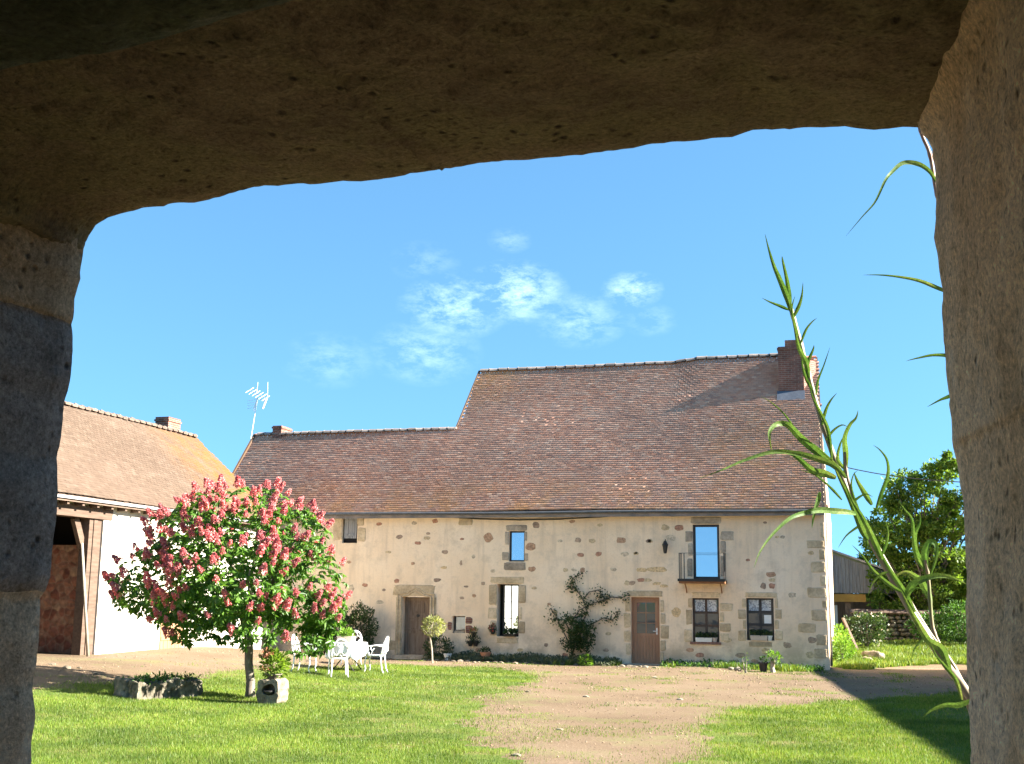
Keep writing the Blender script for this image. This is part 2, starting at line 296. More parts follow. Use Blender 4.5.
MT['rock_dark'] = rock_mat('dark_granite', [(.22, .205, .18), (.33, .31, .275), (.46, .43, .38)], 8)
MT['rock_green'] = rock_mat('green_old_beam', [(.09, .10, .06), (.18, .19, .11), (.26, .26, .17)], 3, moss=(.08, .1, .045))
MT['wallstone'] = rock_mat('outbuilding_wall_stone', [(.2, .16, .12), (.3, .25, .19), (.38, .32, .26)], 1.5)
MT['redrubble'] = None
def redwall():
    m, nt, b = newmat('red_rubble_wall')
    g = nt.nodes.new('ShaderNodeNewGeometry')
    vv = nt.nodes.new('ShaderNodeTexVoronoi'); vv.inputs['Scale'].default_value = 4.5; vv.inputs['Randomness'].default_value = 1
    nt.links.new(g.outputs['Position'], vv.inputs['Vector'])
    sp = nt.nodes.new('ShaderNodeSeparateColor'); nt.links.new(vv.outputs['Color'], sp.inputs[0])
    c = ramp(nt, sp.outputs[0], [(.3, .1, .06), (.42, .24, .15), (.22, .08, .05), (.36, .15, .09), (.46, .32, .2)], 0, 1)
    ve = nt.nodes.new('ShaderNodeTexVoronoi'); ve.feature = 'DISTANCE_TO_EDGE'; ve.inputs['Scale'].default_value = 4.5; nt.links.new(g.outputs['Position'], ve.inputs['Vector'])
    c = mixc(nt, ramp(nt, ve.outputs['Distance'], [(.85,)*3, (0,)*3], .02, .12), c, (.34, .2, .13))
    c = mixc(nt, 1.0, c, ramp(nt, tnoise(nt, 7, 6), [(.55,)*3, (1.1,)*3], .35, .65), 'MULTIPLY')
    nt.links.new(c, b.inputs['Base Color']); b.inputs['Roughness'].default_value = .95
    bump(nt, b, ve.outputs['Distance'], .8, .12); return m
MT['redrubble'] = redwall()

# ------------------------------------------------------------------ mesh helpers
def tag(o, label=None, cat=None, group=None, kind=None):
    if label: o['label'] = label
    if cat: o['category'] = cat
    if group: o['group'] = group
    if kind: o['kind'] = kind
    return o
def empty(name, loc=(0, 0, 0), rz=0.0, label=None, cat=None, group=None):
    o = bpy.data.objects.new(name, None); COL.objects.link(o); o.location = loc; o.rotation_euler.z = rz; o.empty_display_size = .2
    return tag(o, label, cat, group)
def link(name, me, mat, parent=None, smooth=False):
    if mat is not None: me.materials.append(mat)
    if smooth: me.polygons.foreach_set('use_smooth', [True]*len(me.polygons))
    o = bpy.data.objects.new(name, me); COL.objects.link(o)
    if parent is not None: o.parent = parent
    return o
class MB:
    def __init__(s): s.v = []; s.f = []
    def add(s, vs, fs):
        n = len(s.v); s.v += [tuple(v) for v in vs]; s.f += [tuple(i+n for i in f) for f in fs]; return s
    def box(s, a, b, rz=0.0, piv=None):
        x0, y0, z0 = a; x1, y1, z1 = b
        vs = [Vector((x, y, z)) for z in (z0, z1) for (x, y) in ((x0, y0), (x1, y0), (x1, y1), (x0, y1))]
        if rz:
            c = Vector(piv) if piv else (Vector(a)+Vector(b))/2; m = Matrix.Rotation(rz, 3, 'Z'); vs = [m @ (v-c)+c for v in vs]
        return s.add(vs, [(3, 2, 1, 0), (4, 5, 6, 7), (0, 1, 5, 4), (1, 2, 6, 5), (2, 3, 7, 6), (3, 0, 4, 7)])
    def hexa(s, vs):   # 8 corner points, bottom ring then top ring
        return s.add(vs, [(3, 2, 1, 0), (4, 5, 6, 7), (0, 1, 5, 4), (1, 2, 6, 5), (2, 3, 7, 6), (3, 0, 4, 7)])
    def beam(s, p, q, wd, ht, upv=(0, 0, 1)):
        p = Vector(p); q = Vector(q); d = (q-p).normalized(); u = Vector(upv); sd = d.cross(u).normalized(); u = sd.cross(d).normalized()
        vs = []
        for c in (p, q):
            for (a, b) in ((-1, -1), (1, -1), (1, 1), (-1, 1)): vs.append(c+sd*a*wd/2+u*b*ht/2)
        return s.add(vs, [(3, 2, 1, 0), (4, 5, 6, 7), (0, 1, 5, 4), (1, 2, 6, 5), (2, 3, 7, 6), (3, 0, 4, 7)])
    def tube(s, pts, r, n=8, cap=True):
        pts = [Vector(p) for p in pts]; rs = r if isinstance(r, (list, tuple)) else [r]*len(pts)
        t0 = (pts[1]-pts[0]).normalized(); u = t0.orthogonal().normalized(); vs = []; fs = []
        for i, p in enumerate(pts):
            t = (pts[min(i+1, len(pts)-1)]-pts[max(i-1, 0)]).normalized()
            u = (u-t*u.dot(t)); u = u.normalized() if u.length > 1e-6 else t.orthogonal().normalized(); v = t.cross(u)
            for k in range(n):
                a = 2*math.pi*k/n; vs.append(p+(u*math.cos(a)+v*math.sin(a))*rs[i])
        for i in range(len(pts)-1):
            for k in range(n): fs.append((i*n+k, i*n+(k+1) % n, (i+1)*n+(k+1) % n, (i+1)*n+k))
        if cap: fs.append(tuple(range(n-1, -1, -1))); fs.append(tuple((len(pts)-1)*n+k for k in range(n)))
        return s.add(vs, fs)
    def lathe(s, prof, c=(0, 0, 0), n=20, cap=True):
        vs = []; fs = []
        for (r, z) in prof:
            for k in range(n): a = 2*math.pi*k/n; vs.append((c[0]+r*math.cos(a), c[1]+r*math.sin(a), c[2]+z))
        for i in range(len(prof)-1):
            for k in range(n): fs.append((i*n+k, i*n+(k+1) % n, (i+1)*n+(k+1) % n, (i+1)*n+k))
        if cap: fs.append(tuple(range(n-1, -1, -1))); fs.append(tuple((len(prof)-1)*n+k for k in range(n)))
        return s.add(vs, fs)
    def rock(s, c, rad, sub=2, amp=.25, seed=0, flat=1.0, freq=1.6):
        bm = bmesh.new(); bmesh.ops.create_icosphere(bm, subdivisions=sub, radius=1)
        vs = []
        for v in bm.verts:
            p = v.co.copy(); k = 1+amp*noise.noise(p*freq+Vector((seed*7.3, seed*3.1, seed)))*2+amp*.4*noise.noise(p*freq*3+Vector((seed, 0, seed*2)))
            vs.append((c[0]+p.x*k*rad[0], c[1]+p.y*k*rad[1], c[2]+p.z*k*rad[2]*flat))
        fs = [tuple(v.index for v in f.verts) for f in bm.faces]; bm.free(); return s.add(vs, fs)
    def build(s, name, mat, parent=None, smooth=False, bevel=0):
        me = bpy.data.meshes.new(name); me.from_pydata(s.v, [], s.f); me.update()
        if bevel:
            bm = bmesh.new(); bm.from_mesh(me); bmesh.ops.bevel(bm, geom=list(bm.edges), offset=bevel, segments=2, affect='EDGES'); bm.to_mesh(me); bm.free()
        return link(name, me, mat, parent, smooth)
def npmesh(name, V, nper, faces_per, mat, parent=None, smooth=False):
    """V: (N, nper, 3); faces_per: list of index tuples inside one island."""
    N = len(V); me = bpy.data.meshes.new(name); V = np.asarray(V, dtype=np.float32)
    me.vertices.add(N*nper); me.vertices.foreach_set('co', V.reshape(-1))
    loops = []; tot = []
    for f in faces_per: loops += list(f); tot.append(len(f))
    L = len(loops); base = (np.arange(N)*nper)[:, None]
    li = (base+np.array(loops)[None, :]).reshape(-1)
    me.loops.add(N*L); me.loops.foreach_set('vertex_index', li.astype(np.int32))
    ls = np.concatenate([[0], np.cumsum(tot)[:-1]]); st = ((np.arange(N)*L)[:, None]+ls[None, :]).reshape(-1)
    me.polygons.add(N*len(tot)); me.polygons.foreach_set('loop_start', st.astype(np.int32))
    me.polygons.foreach_set('loop_total', np.tile(tot, N).astype(np.int32))
    me.update(calc_edges=True); me.validate()
    return link(name, me, mat, parent, smooth)
def nrm(a): return a/np.maximum(1e-9, np.linalg.norm(a, axis=-1, keepdims=True))
def leaves(name, P, D, size, mat, parent=None, wid=.45, fold=.15, smooth=False):
    """P base points, D growth directions, size lengths -> folded diamond leaves"""
    N = len(P); D = nrm(D); up_ = nrm(rng.normal(size=(N, 3))); S_ = nrm(np.cross(D, up_)); Nn = np.cross(S_, D)
    L = size[:, None]
    a = P; b = P+D*L*.45+S_*L*wid*.5+Nn*L*fold; c = P+D*L-Nn*L*.12; d = P+D*L*.45-S_*L*wid*.5+Nn*L*fold
    V = np.stack([a, b, c, d], 1); return npmesh(name, V, 4, [(0, 1, 2), (0, 2, 3)], mat, parent, smooth)
def fbm(x, y, sc, seed=0.0):
    return noise.noise(Vector((x*sc+seed, y*sc-seed, seed)))

# ------------------------------------------------------------------ ground
def ss(t): t = np.clip(t, 0, 1); return t*t*(3-2*t)
def g(x, y):
    x = np.asarray(x, float); y = np.asarray(y, float)
    z = .46*ss((-11-x)/7.5)*ss((37.5-y)/5.0) + .40*ss((11-y)/6) + .42*ss((y-40)/11)*ss((x+3)/3)
    z = z+.022*np.sin(x*.9+y*.33)*np.sin(y*.7+1.3)*ss((y-3)/5)
    return z
def gz(x, y): return float(g(x, y))
def GP(px, py):
    z = 0.0
    for _ in range(12):
        p = onZ(px, py, z); z = gz(p.x, p.y)
    return Vector((p.x, p.y, z))
polyA = [GP(*p) for p in ((20, 690), (60, 687), (110, 684), (160, 678), (205, 675), (240, 669), (285, 667), (330, 665), (400, 664.5), (480, 667), (538, 673), (515, 684), (486, 700), (470, 716), (480, 738), (505, 760), (530, 800), (560, 860), (100, 900), (-120, 760))]
polyB = [GP(*p) for p in ((1010, 691), (900, 696), (850, 700), (790, 703), (735, 710), (708, 720), (703, 735), (712, 764), (730, 830), (1100, 830), (1150, 740))]
polyC = [Vector(p) for p in ((-.75, 38.4), (0.4, 39.8), (1.4, 41.2), (4.5, 42.3), (9, 43), (9, 60), (-9, 60), (-9, 48.3), (-.6, 48.3))]
def pip(X, Y, poly):
    ins = np.zeros(X.shape, bool); n = len(poly)
    for i in range(n):
        x1, y1 = poly[i][0], poly[i][1]; x2, y2 = poly[(i+1) % n][0], poly[(i+1) % n][1]
        c = ((y1 > Y) != (y2 > Y)) & (X < (x2-x1)*(Y-y1)/((y2-y1) if abs(y2-y1) > 1e-9 else 1e-9)+x1)
        ins ^= c
    return ins
def jit(X, Y):
    return X+(vnoise(X, Y, .9, 5)-.5)*1.3, Y+(vnoise(X+50, Y+31, .7, 5)-.5)*2.2
def lawn(X, Y):
    Xj, Yj = jit(X, Y); return pip(Xj, Yj, polyA) | pip(Xj, Yj, polyB) | pip(Xj, Yj, polyC)
_T = rng.random((256, 256))
def vnoise(x, y, sc=1.0, octv=4):
    o = 0; a = 1.0; t = 0
    for k in range(octv):
        X, Y = x*sc+17.3*k, y*sc-9.1*k; xi, yi = np.floor(X).astype(int), np.floor(Y).astype(int); fx, fy = X-xi, Y-yi
        fx, fy = fx*fx*(3-2*fx), fy*fy*(3-2*fy); q = lambda i, j: _T[(xi+i) % 256, (yi+j) % 256]
        o = o+a*((q(0, 0)*(1-fx)+q(1, 0)*fx)*(1-fy)+(q(0, 1)*(1-fx)+q(1, 1)*fx)*fy); t += a; a *= .55; sc *= 2.1
    return o/t
def seg(a, b, st): return list(np.arange(a, b, st))
gx = seg(-600, -60, 60)+seg(-60, -24, 4)+seg(-24, 10, .13)+seg(10, 40, 4)+seg(40, 601, 60)
gy = seg(-400, -20, 40)+seg(-20, 10, 1.0)+seg(10, 44, .13)+seg(44, 62, .5)+seg(62, 120, 8)+seg(120, 1301, 120)
XX, YY = np.meshgrid(np.array(gx), np.array(gy), indexing='ij'); ZZ = g(XX, YY)
ny = len(gy); nx = len(gx)
idx = np.arange(nx*ny).reshape(nx, ny)
Q = np.stack([idx[:-1, :-1], idx[1:, :-1], idx[1:, 1:], idx[:-1, 1:]], -1).reshape(-1, 4)
cxm = ((XX[:-1, :-1]+XX[1:, 1:])/2).reshape(-1); cym = ((YY[:-1, :-1]+YY[1:, 1:])/2).reshape(-1)
inl = lawn(cxm, cym)
far = (cym > 62) | (np.abs(cxm) > 26)
PV = np.stack([XX.reshape(-1), YY.reshape(-1), ZZ.reshape(-1)], -1)
def submesh(name, sel, mat, label, cat=None):
    q = Q[sel]; u, inv = np.unique(q, return_inverse=True); me = bpy.data.meshes.new(name)
    me.from_pydata(PV[u].tolist(), [], inv.reshape(-1, 4).tolist()); me.update()
    o = link(name, me, mat, None, True); o['kind'] = 'structure'; return o
submesh('gravel_yard', ~(inl | far), MT['gravel'], '')
submesh('lawn_ground', inl & ~far, MT['turf'], '')
submesh('field_ground', far, MT['turf'], '')

def in_view(x, y, z, mg=30):
    v = np.stack([x-CAM[0], y-CAM[1], z-CAM[2]], -1); d = v@fw
    px = W/2+FPX*(v@rt)/np.maximum(d, .01); py = H/2-FPX*(v@up)/np.maximum(d, .01)
    return (d > .3) & (px > -mg) & (px < W+mg) & (py > -mg) & (py < H+60)
def blades(name, n, xr, yr, hmin, hmax, wd, cond, mat, label, lean=.6, pw=1.0):
    x = rng.uniform(*xr, n); t = rng.random(n)**pw; y = yr[0]+(yr[1]-yr[0])*t
    z = g(x, y); k = in_view(x, y, z) & cond(x, y); x, y, z = x[k], y[k], z[k]; n = len(x)
    cl_ = .75+.5*(np.sin(x*3.1+np.sin(y*2.3)*2)*np.sin(y*2.9+x)+1)/2
    hh = rng.uniform(hmin, hmax, n)*cl_; a = rng.uniform(0, 2*np.pi, n); b = rng.uniform(0, 2*np.pi, n)
    ww = wd*(.7+.6*rng.random(n))*(y/22)
    dx, dy = np.cos(a)*ww/2, np.sin(a)*ww/2; lx, ly = np.cos(b)*hh*lean*rng.random(n), np.sin(b)*hh*lean*rng.random(n)
    zz = z-.01
    V = np.stack([np.stack([x-dx, y-dy, zz], -1), np.stack([x+dx, y+dy, zz], -1), np.stack([x+lx, y+ly, z+hh], -1)], 1)
    o = npmesh(name, V, 3, [(0, 1, 2)], mat); tag(o, label, 'grass', kind='stuff'); return o
wpoly = [GP(*p) for p in ((340, 683), (420, 678), (545, 684), (560, 764), (470, 764), (400, 705), (330, 692))]
def worn(x, y): return (vnoise(x, y, .55, 5)+.26*pip(x, y, wpoly)) > .585
blades('lawn_grass', 1000000, (-18, 3.5), (12, 36), .02, .055, .012, lambda x, y: lawn(x+rng.normal(0, .22, x.shape), y+rng.normal(0, .4, x.shape)) & ~(worn(x, y) & (rng.random(x.shape) > .3)), MT['grassblade'], 'short bright green grass of the front lawns either side of the gravel drive', pw=1.5)
blades('rough_grass', 90000, (-1.5, 6), (38.5, 56), .05, .2, .025, lawn, MT['grassblade'], 'longer bright grass growing beyond the right corner of the farmhouse')
def weed(x, y):
    nn = vnoise(x, y, 1.1, 5)+.12*np.exp(-((x+5.5)**2/6+(y-17)**2/14))+.14*np.exp(-((x+7.6)**2/2+(y-22)**2/50))
    return (~lawn(x, y)) & (nn > .565+.13*rng.random(x.shape)) & (y < 37)
blades('weeds_in_gravel', 190000, (-16, 3), (12, 37), .015, .04, .014, weed, MT['grassblade'], 'sparse low weeds and grass coming up through the gravel drive', pw=1.3)
# pebbles
def pebbles():
    n = 17000; x = rng.uniform(-18, 3, n); y = 12+24.5*rng.random(n)**1.3; k = (~lawn(x, y)) & in_view(x, y, g(x, y)); x, y = x[k], y[k]; n = len(x)
    s = .006+.016*rng.random(n)**4*(y/20); c = np.stack([x, y, g(x, y)+s*.2], -1)
    O = np.array([(1, 0, 0), (0, 1, 0), (-1, 0, 0), (0, -1, 0), (0, 0, .7), (0, 0, -.7)])
    V = c[:, None, :]+O[None]*s[:, None, None]*(.6+.8*rng.random((n, 6, 1)))
    o = npmesh('loose_pebbles', V, 6, [(0, 1, 4), (1, 2, 4), (2, 3, 4), (3, 0, 4), (1, 0, 5), (2, 1, 5), (3, 2, 5), (0, 3, 5)], MT['gravel_st'])
    tag(o, 'small loose pale pebbles scattered over the gravel drive', 'gravel', kind='stuff')
pebbles()

# ================================================================== FARMHOUSE
FY = 37.9
def F(px, py): return onY(px, py, FY)
XR, XL = -0.92, -21.5
EY, EZ, SL = 37.58, 4.80, 1.1
def rz_(z): return z
house = empty('farmhouse', (-11, FY, 0), 0, 'long cream plastered stone farmhouse with a steep brown tiled roof in two heights', 'house')
def inhouse(o): o.parent = house; o.matrix_parent_inverse = Matrix.Translation((11, -FY, 0)); return o
class HP:   # parent proxy handled after build
    pass
def hb(mb, name, mat, **k): return inhouse(mb.build(name, MT[mat], None, **k))
def sub(parent, mb, name, mat, **k):
    o = mb.build(name, MT[mat], None, **k); o.parent = parent; o.matrix_parent_inverse = Matrix.Translation((11, -FY, 0)) if parent is not house else Matrix.Translation((11, -FY, 0)); return o

def rect(px0, py0, px1, py1):   # pixel box -> X0,X1,Z0,Z1 on the facade
    a = F(px0, py0); b = F(px1, py1); c = F(px0, py1)
    return ((a.x+c.x)/2, b.x, (b.z+c.z)/2, a.z)
OP = {  # openings
 'loft': rect(342.5, 513.5, 357, 543), 'upper': rect(509, 531, 524.5, 561.5), 'tall': rect(497, 584, 518.5, 636.5),
 'small': rect(452.5, 616, 465, 633), 'balc': rect(693, 524.5, 720, 579), 'winA': rect(692.5, 598, 719.5, 642),
 'winB': rect(746.5, 598, 774.5, 640.5), 'doorR': rect(631, 597, 660, 665), 'doorL': rect(402, 597, 428.5, 656)}
OP = {k: list(v) for k, v in OP.items()}
OP['doorR'][2] = .03; OP['doorL'][2] = .12

def facade():
    mb = MB(); ops = list(OP.values())
    xs = sorted(set([XL, XR]+[o[0] for o in ops]+[o[1] for o in ops]+list(np.arange(XL+1, XR-.5, 1.2))))
    zs = sorted(set([-.4, 5.0]+[o[2] for o in ops]+[o[3] for o in ops]))
    for i in range(len(xs)-1):
        for j in range(len(zs)-1):
            cx, cz = (xs[i]+xs[i+1])/2, (zs[j]+zs[j+1])/2
            if any(o[0] < cx < o[1] and o[2] < cz < o[3] for o in ops): continue
            mb.add([(xs[i], FY, zs[j]), (xs[i+1], FY, zs[j]), (xs[i+1], FY, zs[j+1]), (xs[i], FY, zs[j+1])], [(0, 1, 2, 3)])
    for (a, b, c, d) in ops:   # reveals
        y0, y1 = FY, FY+.45
        mb.add([(a, y0, c), (a, y1, c), (a, y1, d), (a, y0, d)], [(0, 1, 2, 3)]); mb.add([(b, y0, c), (b, y1, c), (b, y1, d), (b, y0, d)], [(3, 2, 1, 0)])
        mb.add([(a, y0, d), (a, y1, d), (b, y1, d), (b, y0, d)], [(0, 1, 2, 3)]); mb.add([(a, y0, c), (a, y1, c), (b, y1, c), (b, y0, c)], [(3, 2, 1, 0)])
        mb.add([(a, y1, c), (b, y1, c), (b, y1, d), (a, y1, d)], [(0, 1, 2, 3)])
    # gables, back
    yb = 2*42.72-FY; yr = 42.72; zr = 4.72+SL*(yr-EY)
    mb.add([(XR, FY, -.4), (XR, yb, -.4), (XR, yb, 5), (-1.16, yr, zr-.06), (XR, FY, 5)], [(0, 1, 2, 3, 4)])
    yl = 40.42; zl = 4.72+SL*(yl-EY); ylb = 2*yl-FY
    mb.add([(XL, FY, -.4), (XL, ylb, -.4), (XL, ylb, 5), (XL, yl, zl), (XL, FY, 5)], [(4, 3, 2, 1, 0)])
    xm = -13.5
    mb.add([(xm, FY, 4.7), (xm, yb, -.4), (xm, yb, 5), (xm, yr, zr)], [(3, 2, 1, 0)])
    mb.add([(xm, yb, -.4), (XR, yb, -.4), (XR, yb, 5), (xm, yb, 5)], [(3, 2, 1, 0)])
    mb.add([(XL, ylb, -.4), (xm, ylb, -.4), (xm, ylb, 5), (XL, ylb, 5)], [(3, 2, 1, 0)])
    return mb
hb(facade(), 'wall', 'plaster')

# ---- roof
def tile_rows(name, p0, U, Vd, ulen, vlen, clip, mat, tw=.17, ex=.105, thick=.007, wob=None):
    U = np.array(U, float); U /= np.linalg.norm(U); Vd = np.array(Vd, float); Vd /= np.linalg.norm(Vd); N = np.cross(U, Vd)
    if N[2] < 0: N = -N
    rows = int(vlen/ex)+1; A = []
    for r in range(rows):
        off = (r % 2)*tw/2-.08+rng.uniform(-.012, .012); us = np.arange(off, ulen, tw); v = np.full(us.shape, r*ex)
        A.append(np.stack([us, v], -1))
    A = np.concatenate(A); A = A[clip(A[:, 0]+tw/2, A[:, 1])]; n = len(A)
    u = A[:, 0]; v = A[:, 1]+rng.normal(0, .006, n); h = .012+np.abs(rng.normal(0, .0012, n)); tl = rng.normal(0, .0012, n)
    if wob is not None: h = h+wob(A[:, 0], A[:, 1])
    base = h-.004
    def P(uu, vv, hh): return np.array(p0)+uu[:, None]*U+vv[:, None]*Vd+hh[:, None]*N
    g_ = tw-.006
    V = np.stack([P(u, v, h+thick+tl), P(u+g_, v, h+thick-tl), P(u+g_, v+ex*1.5, base), P(u, v+ex*1.5, base), P(u, v, h+tl), P(u+g_, v, h-tl)], 1)
    return npmesh(name, V, 6, [(0, 1, 2, 3), (4, 5, 1, 0)], mat)
hyp = math.sqrt(1+SL*SL)
RH, RL = 42.72, 40.42
vH = (RH-EY)*hyp; vL = (RL-EY)*hyp
def hump(x): return .12*ss((x+6.2)/1.0)
x0 = XL-.1
def clip1(u, v):
    x = x0+u; left = np.where(v <= vL, x0+.0, -13.62+(v-vL)/(vH-vL)*.12)
    return (x > left) & (x < -.86-.26*v/vH) & (v <= np.where(x > -13.62, vH, vL)-.02)
def wobble(u, v):
    x = x0+u
    return .03*np.sin(x*.5+v*.5)+.016*np.sin(v*1.4-x*.3)+.006*np.sin(x*1.3)*np.sin(v*1.1)+hump(x)*.55*(v/vH)**3
# deck (solid roof body, back slopes) under the tiles
mb = MB()
def zroof(y, d=0.0): return EZ-d+SL*(y-EY)
def wedge(xa, xb, yr, xa2=None, xb2=None):
    xa2 = xa if xa2 is None else xa2; xb2 = xb if xb2 is None else xb2
    yb = 2*yr-EY; zt = zroof(yr)-.10; ze = EZ-.10
    vs = [(xa, EY, ze), (xb, EY, ze), (xb2, yr, zt), (xa2, yr, zt), (xb, yb, ze), (xa, yb, ze)]
    lo = [(v[0], v[1], v[2]-.13) for v in vs]
    mb.add(vs+lo, [(0, 1, 2, 3), (3, 2, 4, 5), (7, 6, 9, 8), (8, 9, 11, 10), (1, 0, 6, 7), (5, 4, 10, 11), (0, 3, 9, 6), (3, 5, 11, 9), (2, 1, 7, 8), (4, 2, 8, 10)])
wedge(x0+.05, -13.6, RL); wedge(-13.6, -.9, RH, -13.5, -1.16)
roof = hb(mb, 'roof', 'ridge')
tiles = tile_rows('tiles', (x0, EY, EZ-.02), (1, 0, 0), (0, 1, SL), 22, vH, clip1, MT['tile'], wob=wobble)
tiles.parent = roof; tiles.matrix_parent_inverse = Matrix.Identity(4)
# children of a mesh whose own matrix is the house inverse trick: keep world placement
def keep(o, p):
    bpy.context.view_layer.update(); o.parent = p; o.matrix_parent_inverse = p.matrix_world.inverted(); return o
def add_ridge(fn, n, ax, mat, parent, r=.1, gap=.05):
    mb, mm = MB(), MB()
    for i in range(n):
        a = Vector(fn(i/n)); b = Vector(fn((i+1)/n)); d = b-a; dn = d.normalized()
        a2 = a+dn*gap*.5; b2 = b-dn*gap*.5; j = Vector((0, 0, random.uniform(-.012, .014)))
        side = dn.cross(Vector((0, 0, 1))).normalized(); vs = []
        for c, k in ((a2, 1.0), (b2, .93)):
            for t in range(7):
                an = math.pi*t/6; vs.append(c+j+side*math.cos(an)*r*k*1.25+Vector((0, 0, math.sin(an)*r*k-.02)))
        mb.add(vs, [(t, t+1, t+8, t+7) for t in range(6)]+[tuple(range(6, -1, -1)), tuple(range(7, 14))])
        rr = (gap*.6, r*1.1, r*.6) if ax == 'x' else (r*1.15, gap*.9, r*.75)
        mm.rock(b+Vector((0, 0, r*.3)), rr, 1, .2, i)
    o = keep(mb.build('ridge', mat, None), parent); keep(mm.build('ridge_mortar', MT['mortar'], None), o)
add_ridge(lambda t: (-13.5+t*11.15, RH, zroof(RH)+.0+hump(-13.5+t*11.15)), 30, 'x', MT['ridge'], roof, .12, .05)
add_ridge(lambda t: (-21.5+t*7.85, RL, zroof(RL)+.0), 26, 'x', MT['ridge'], roof, .11, .05)
# verge mortar line
for (p_, q_, w1, h1) in (((-21.63, EY, EZ), (-21.63, RL, zroof(RL)), .07, .10), ((-13.66, RL, zroof(RL)), (-13.54, RH, zroof(RH)), .05, .09), ((-.86, EY+.01, EZ-.02), (-1.12, RH, zroof(RH)-.02), .07, .10)):
    mb = MB(); mb.beam(p_, q_, w1, h1); keep(mb.build('verge', MT['tile2'], None), roof)
# chimneys
mb = MB(); cx0 = -2.36
mb.box((cx0, 41.3, 8.3), (-1.52, 43.2, 10.60)); mb.box((-2.12, 41.303, 10.60), (-1.523, 43.197, 10.82))
mb.box((cx0-.03, 41.27, 10.50), (-1.50, 43.23, 10.56))
mb.add([(-1.519, 41.42, 8.3), (-1.14, 42.05, 8.3), (-1.14, 43.1, 8.3), (-1.519, 43.1, 8.3), (-1.519, 41.42, 10.18), (-1.14, 42.05, 10.18), (-1.14, 43.1, 10.18), (-1.519, 43.1, 10.18)],
       [(4, 5, 6, 7), (0, 1, 5, 4), (1, 2, 6, 5), (2, 3, 7, 6)])
ch = keep(mb.build('chimney', MT['brick'], None), roof)
mb = MB(); mb.hexa([(cx0-.06, 41.05, 8.66), (-1.5, 41.05, 8.66), (-1.5, 41.298, 8.95), (cx0-.06, 41.298, 8.95), (cx0-.06, 41.03, 8.70), (-1.5, 41.03, 8.70), (-1.5, 41.28, 9.05), (cx0-.06, 41.28, 9.05)])
keep(mb.build('flashing', MT['flash'], None), ch)
mb = MB(); a = onY(272.5, 432, 40.3); b = onY(281.5, 425.5, 40.3)
mb.box((a.x, 40.3, 7.4), (b.x, 41.15, b.z)); mb.box((a.x-.03, 40.27, b.z-.10), (b.x+.03, 41.18, b.z-.04)); keep(mb.build('chimney', MT['brick'], None), roof)
# eaves: gutter, brackets, cable
mb = MB(); pts = [(x, EY-.05, EZ-.085+.012*math.sin(x*.7)) for x in np.linspace(XL, XR+.1, 40)]
mb.tube(pts, .046, 8); hb(mb, 'gutter', 'gutter', smooth=True)
mb = MB(); mb.box((XL, EY+.03, EZ-.16), (XR, FY-.003, EZ-.12)); hb(mb, 'soffit_board', 'gutter')
mb = MB()
cab = [F(330, 511.5), F(400, 513.5), F(440, 516.5), F(480, 519), F(520, 520), F(560, 519.2), F(600, 517), F(640, 514), F(670, 512)]
mb.tube([Vector((p.x, FY-.05, p.z)) for p in cab], .022, 6); hb(mb, 'cable', 'iron')
# downpipe on the sunlit gable edge
mb = MB(); mb.tube([(XR+.05, FY+.35, 4.7), (XR+.06, FY+.35, .1)], .035, 8); hb(mb, 'downpipe', 'zinc', smooth=True)

# ---- stones showing through the render
def stone(mb, cx, cz, w_, h_, th=.012, seed=0, sq=.0, Y=FY, n=11):
    rnd = random.Random(seed*31+5); vs = []; ring = []
    for k in range(n):
        a = 2*math.pi*k/n+rnd.uniform(-.12, .12); ca, sa = math.cos(a), math.sin(a)
        if sq: e = 1-sq; ca = math.copysign(abs(ca)**e, ca); sa = math.copysign(abs(sa)**e, sa)
        q = rnd.uniform(.78, 1.12) if sq < .5 else rnd.uniform(.90, 1.05); ring.append((ca*q, sa*q))
    for (r, y) in ((1.0, Y+.004), (.94, Y-th*.7), (.8, Y-th)):
        for (a, b) in ring: vs.append((cx+a*w_/2*r, y, cz+b*h_/2*r))
    fs = []
    for l in range(2):
        for k in range(n): fs.append((l*n+k, l*n+(k+1) % n, (l+1)*n+(k+1) % n, (l+1)*n+k))
    fs.append(tuple(2*n+k for k in range(n))); mb.add(vs, fs)
SC = 31.5
def pst(mb, px, py, pw, ph, seed, sq=0.0, th=.006): p = F(px, py); stone(mb, p.x, p.z, pw/SC, ph/SC, th, seed, sq)
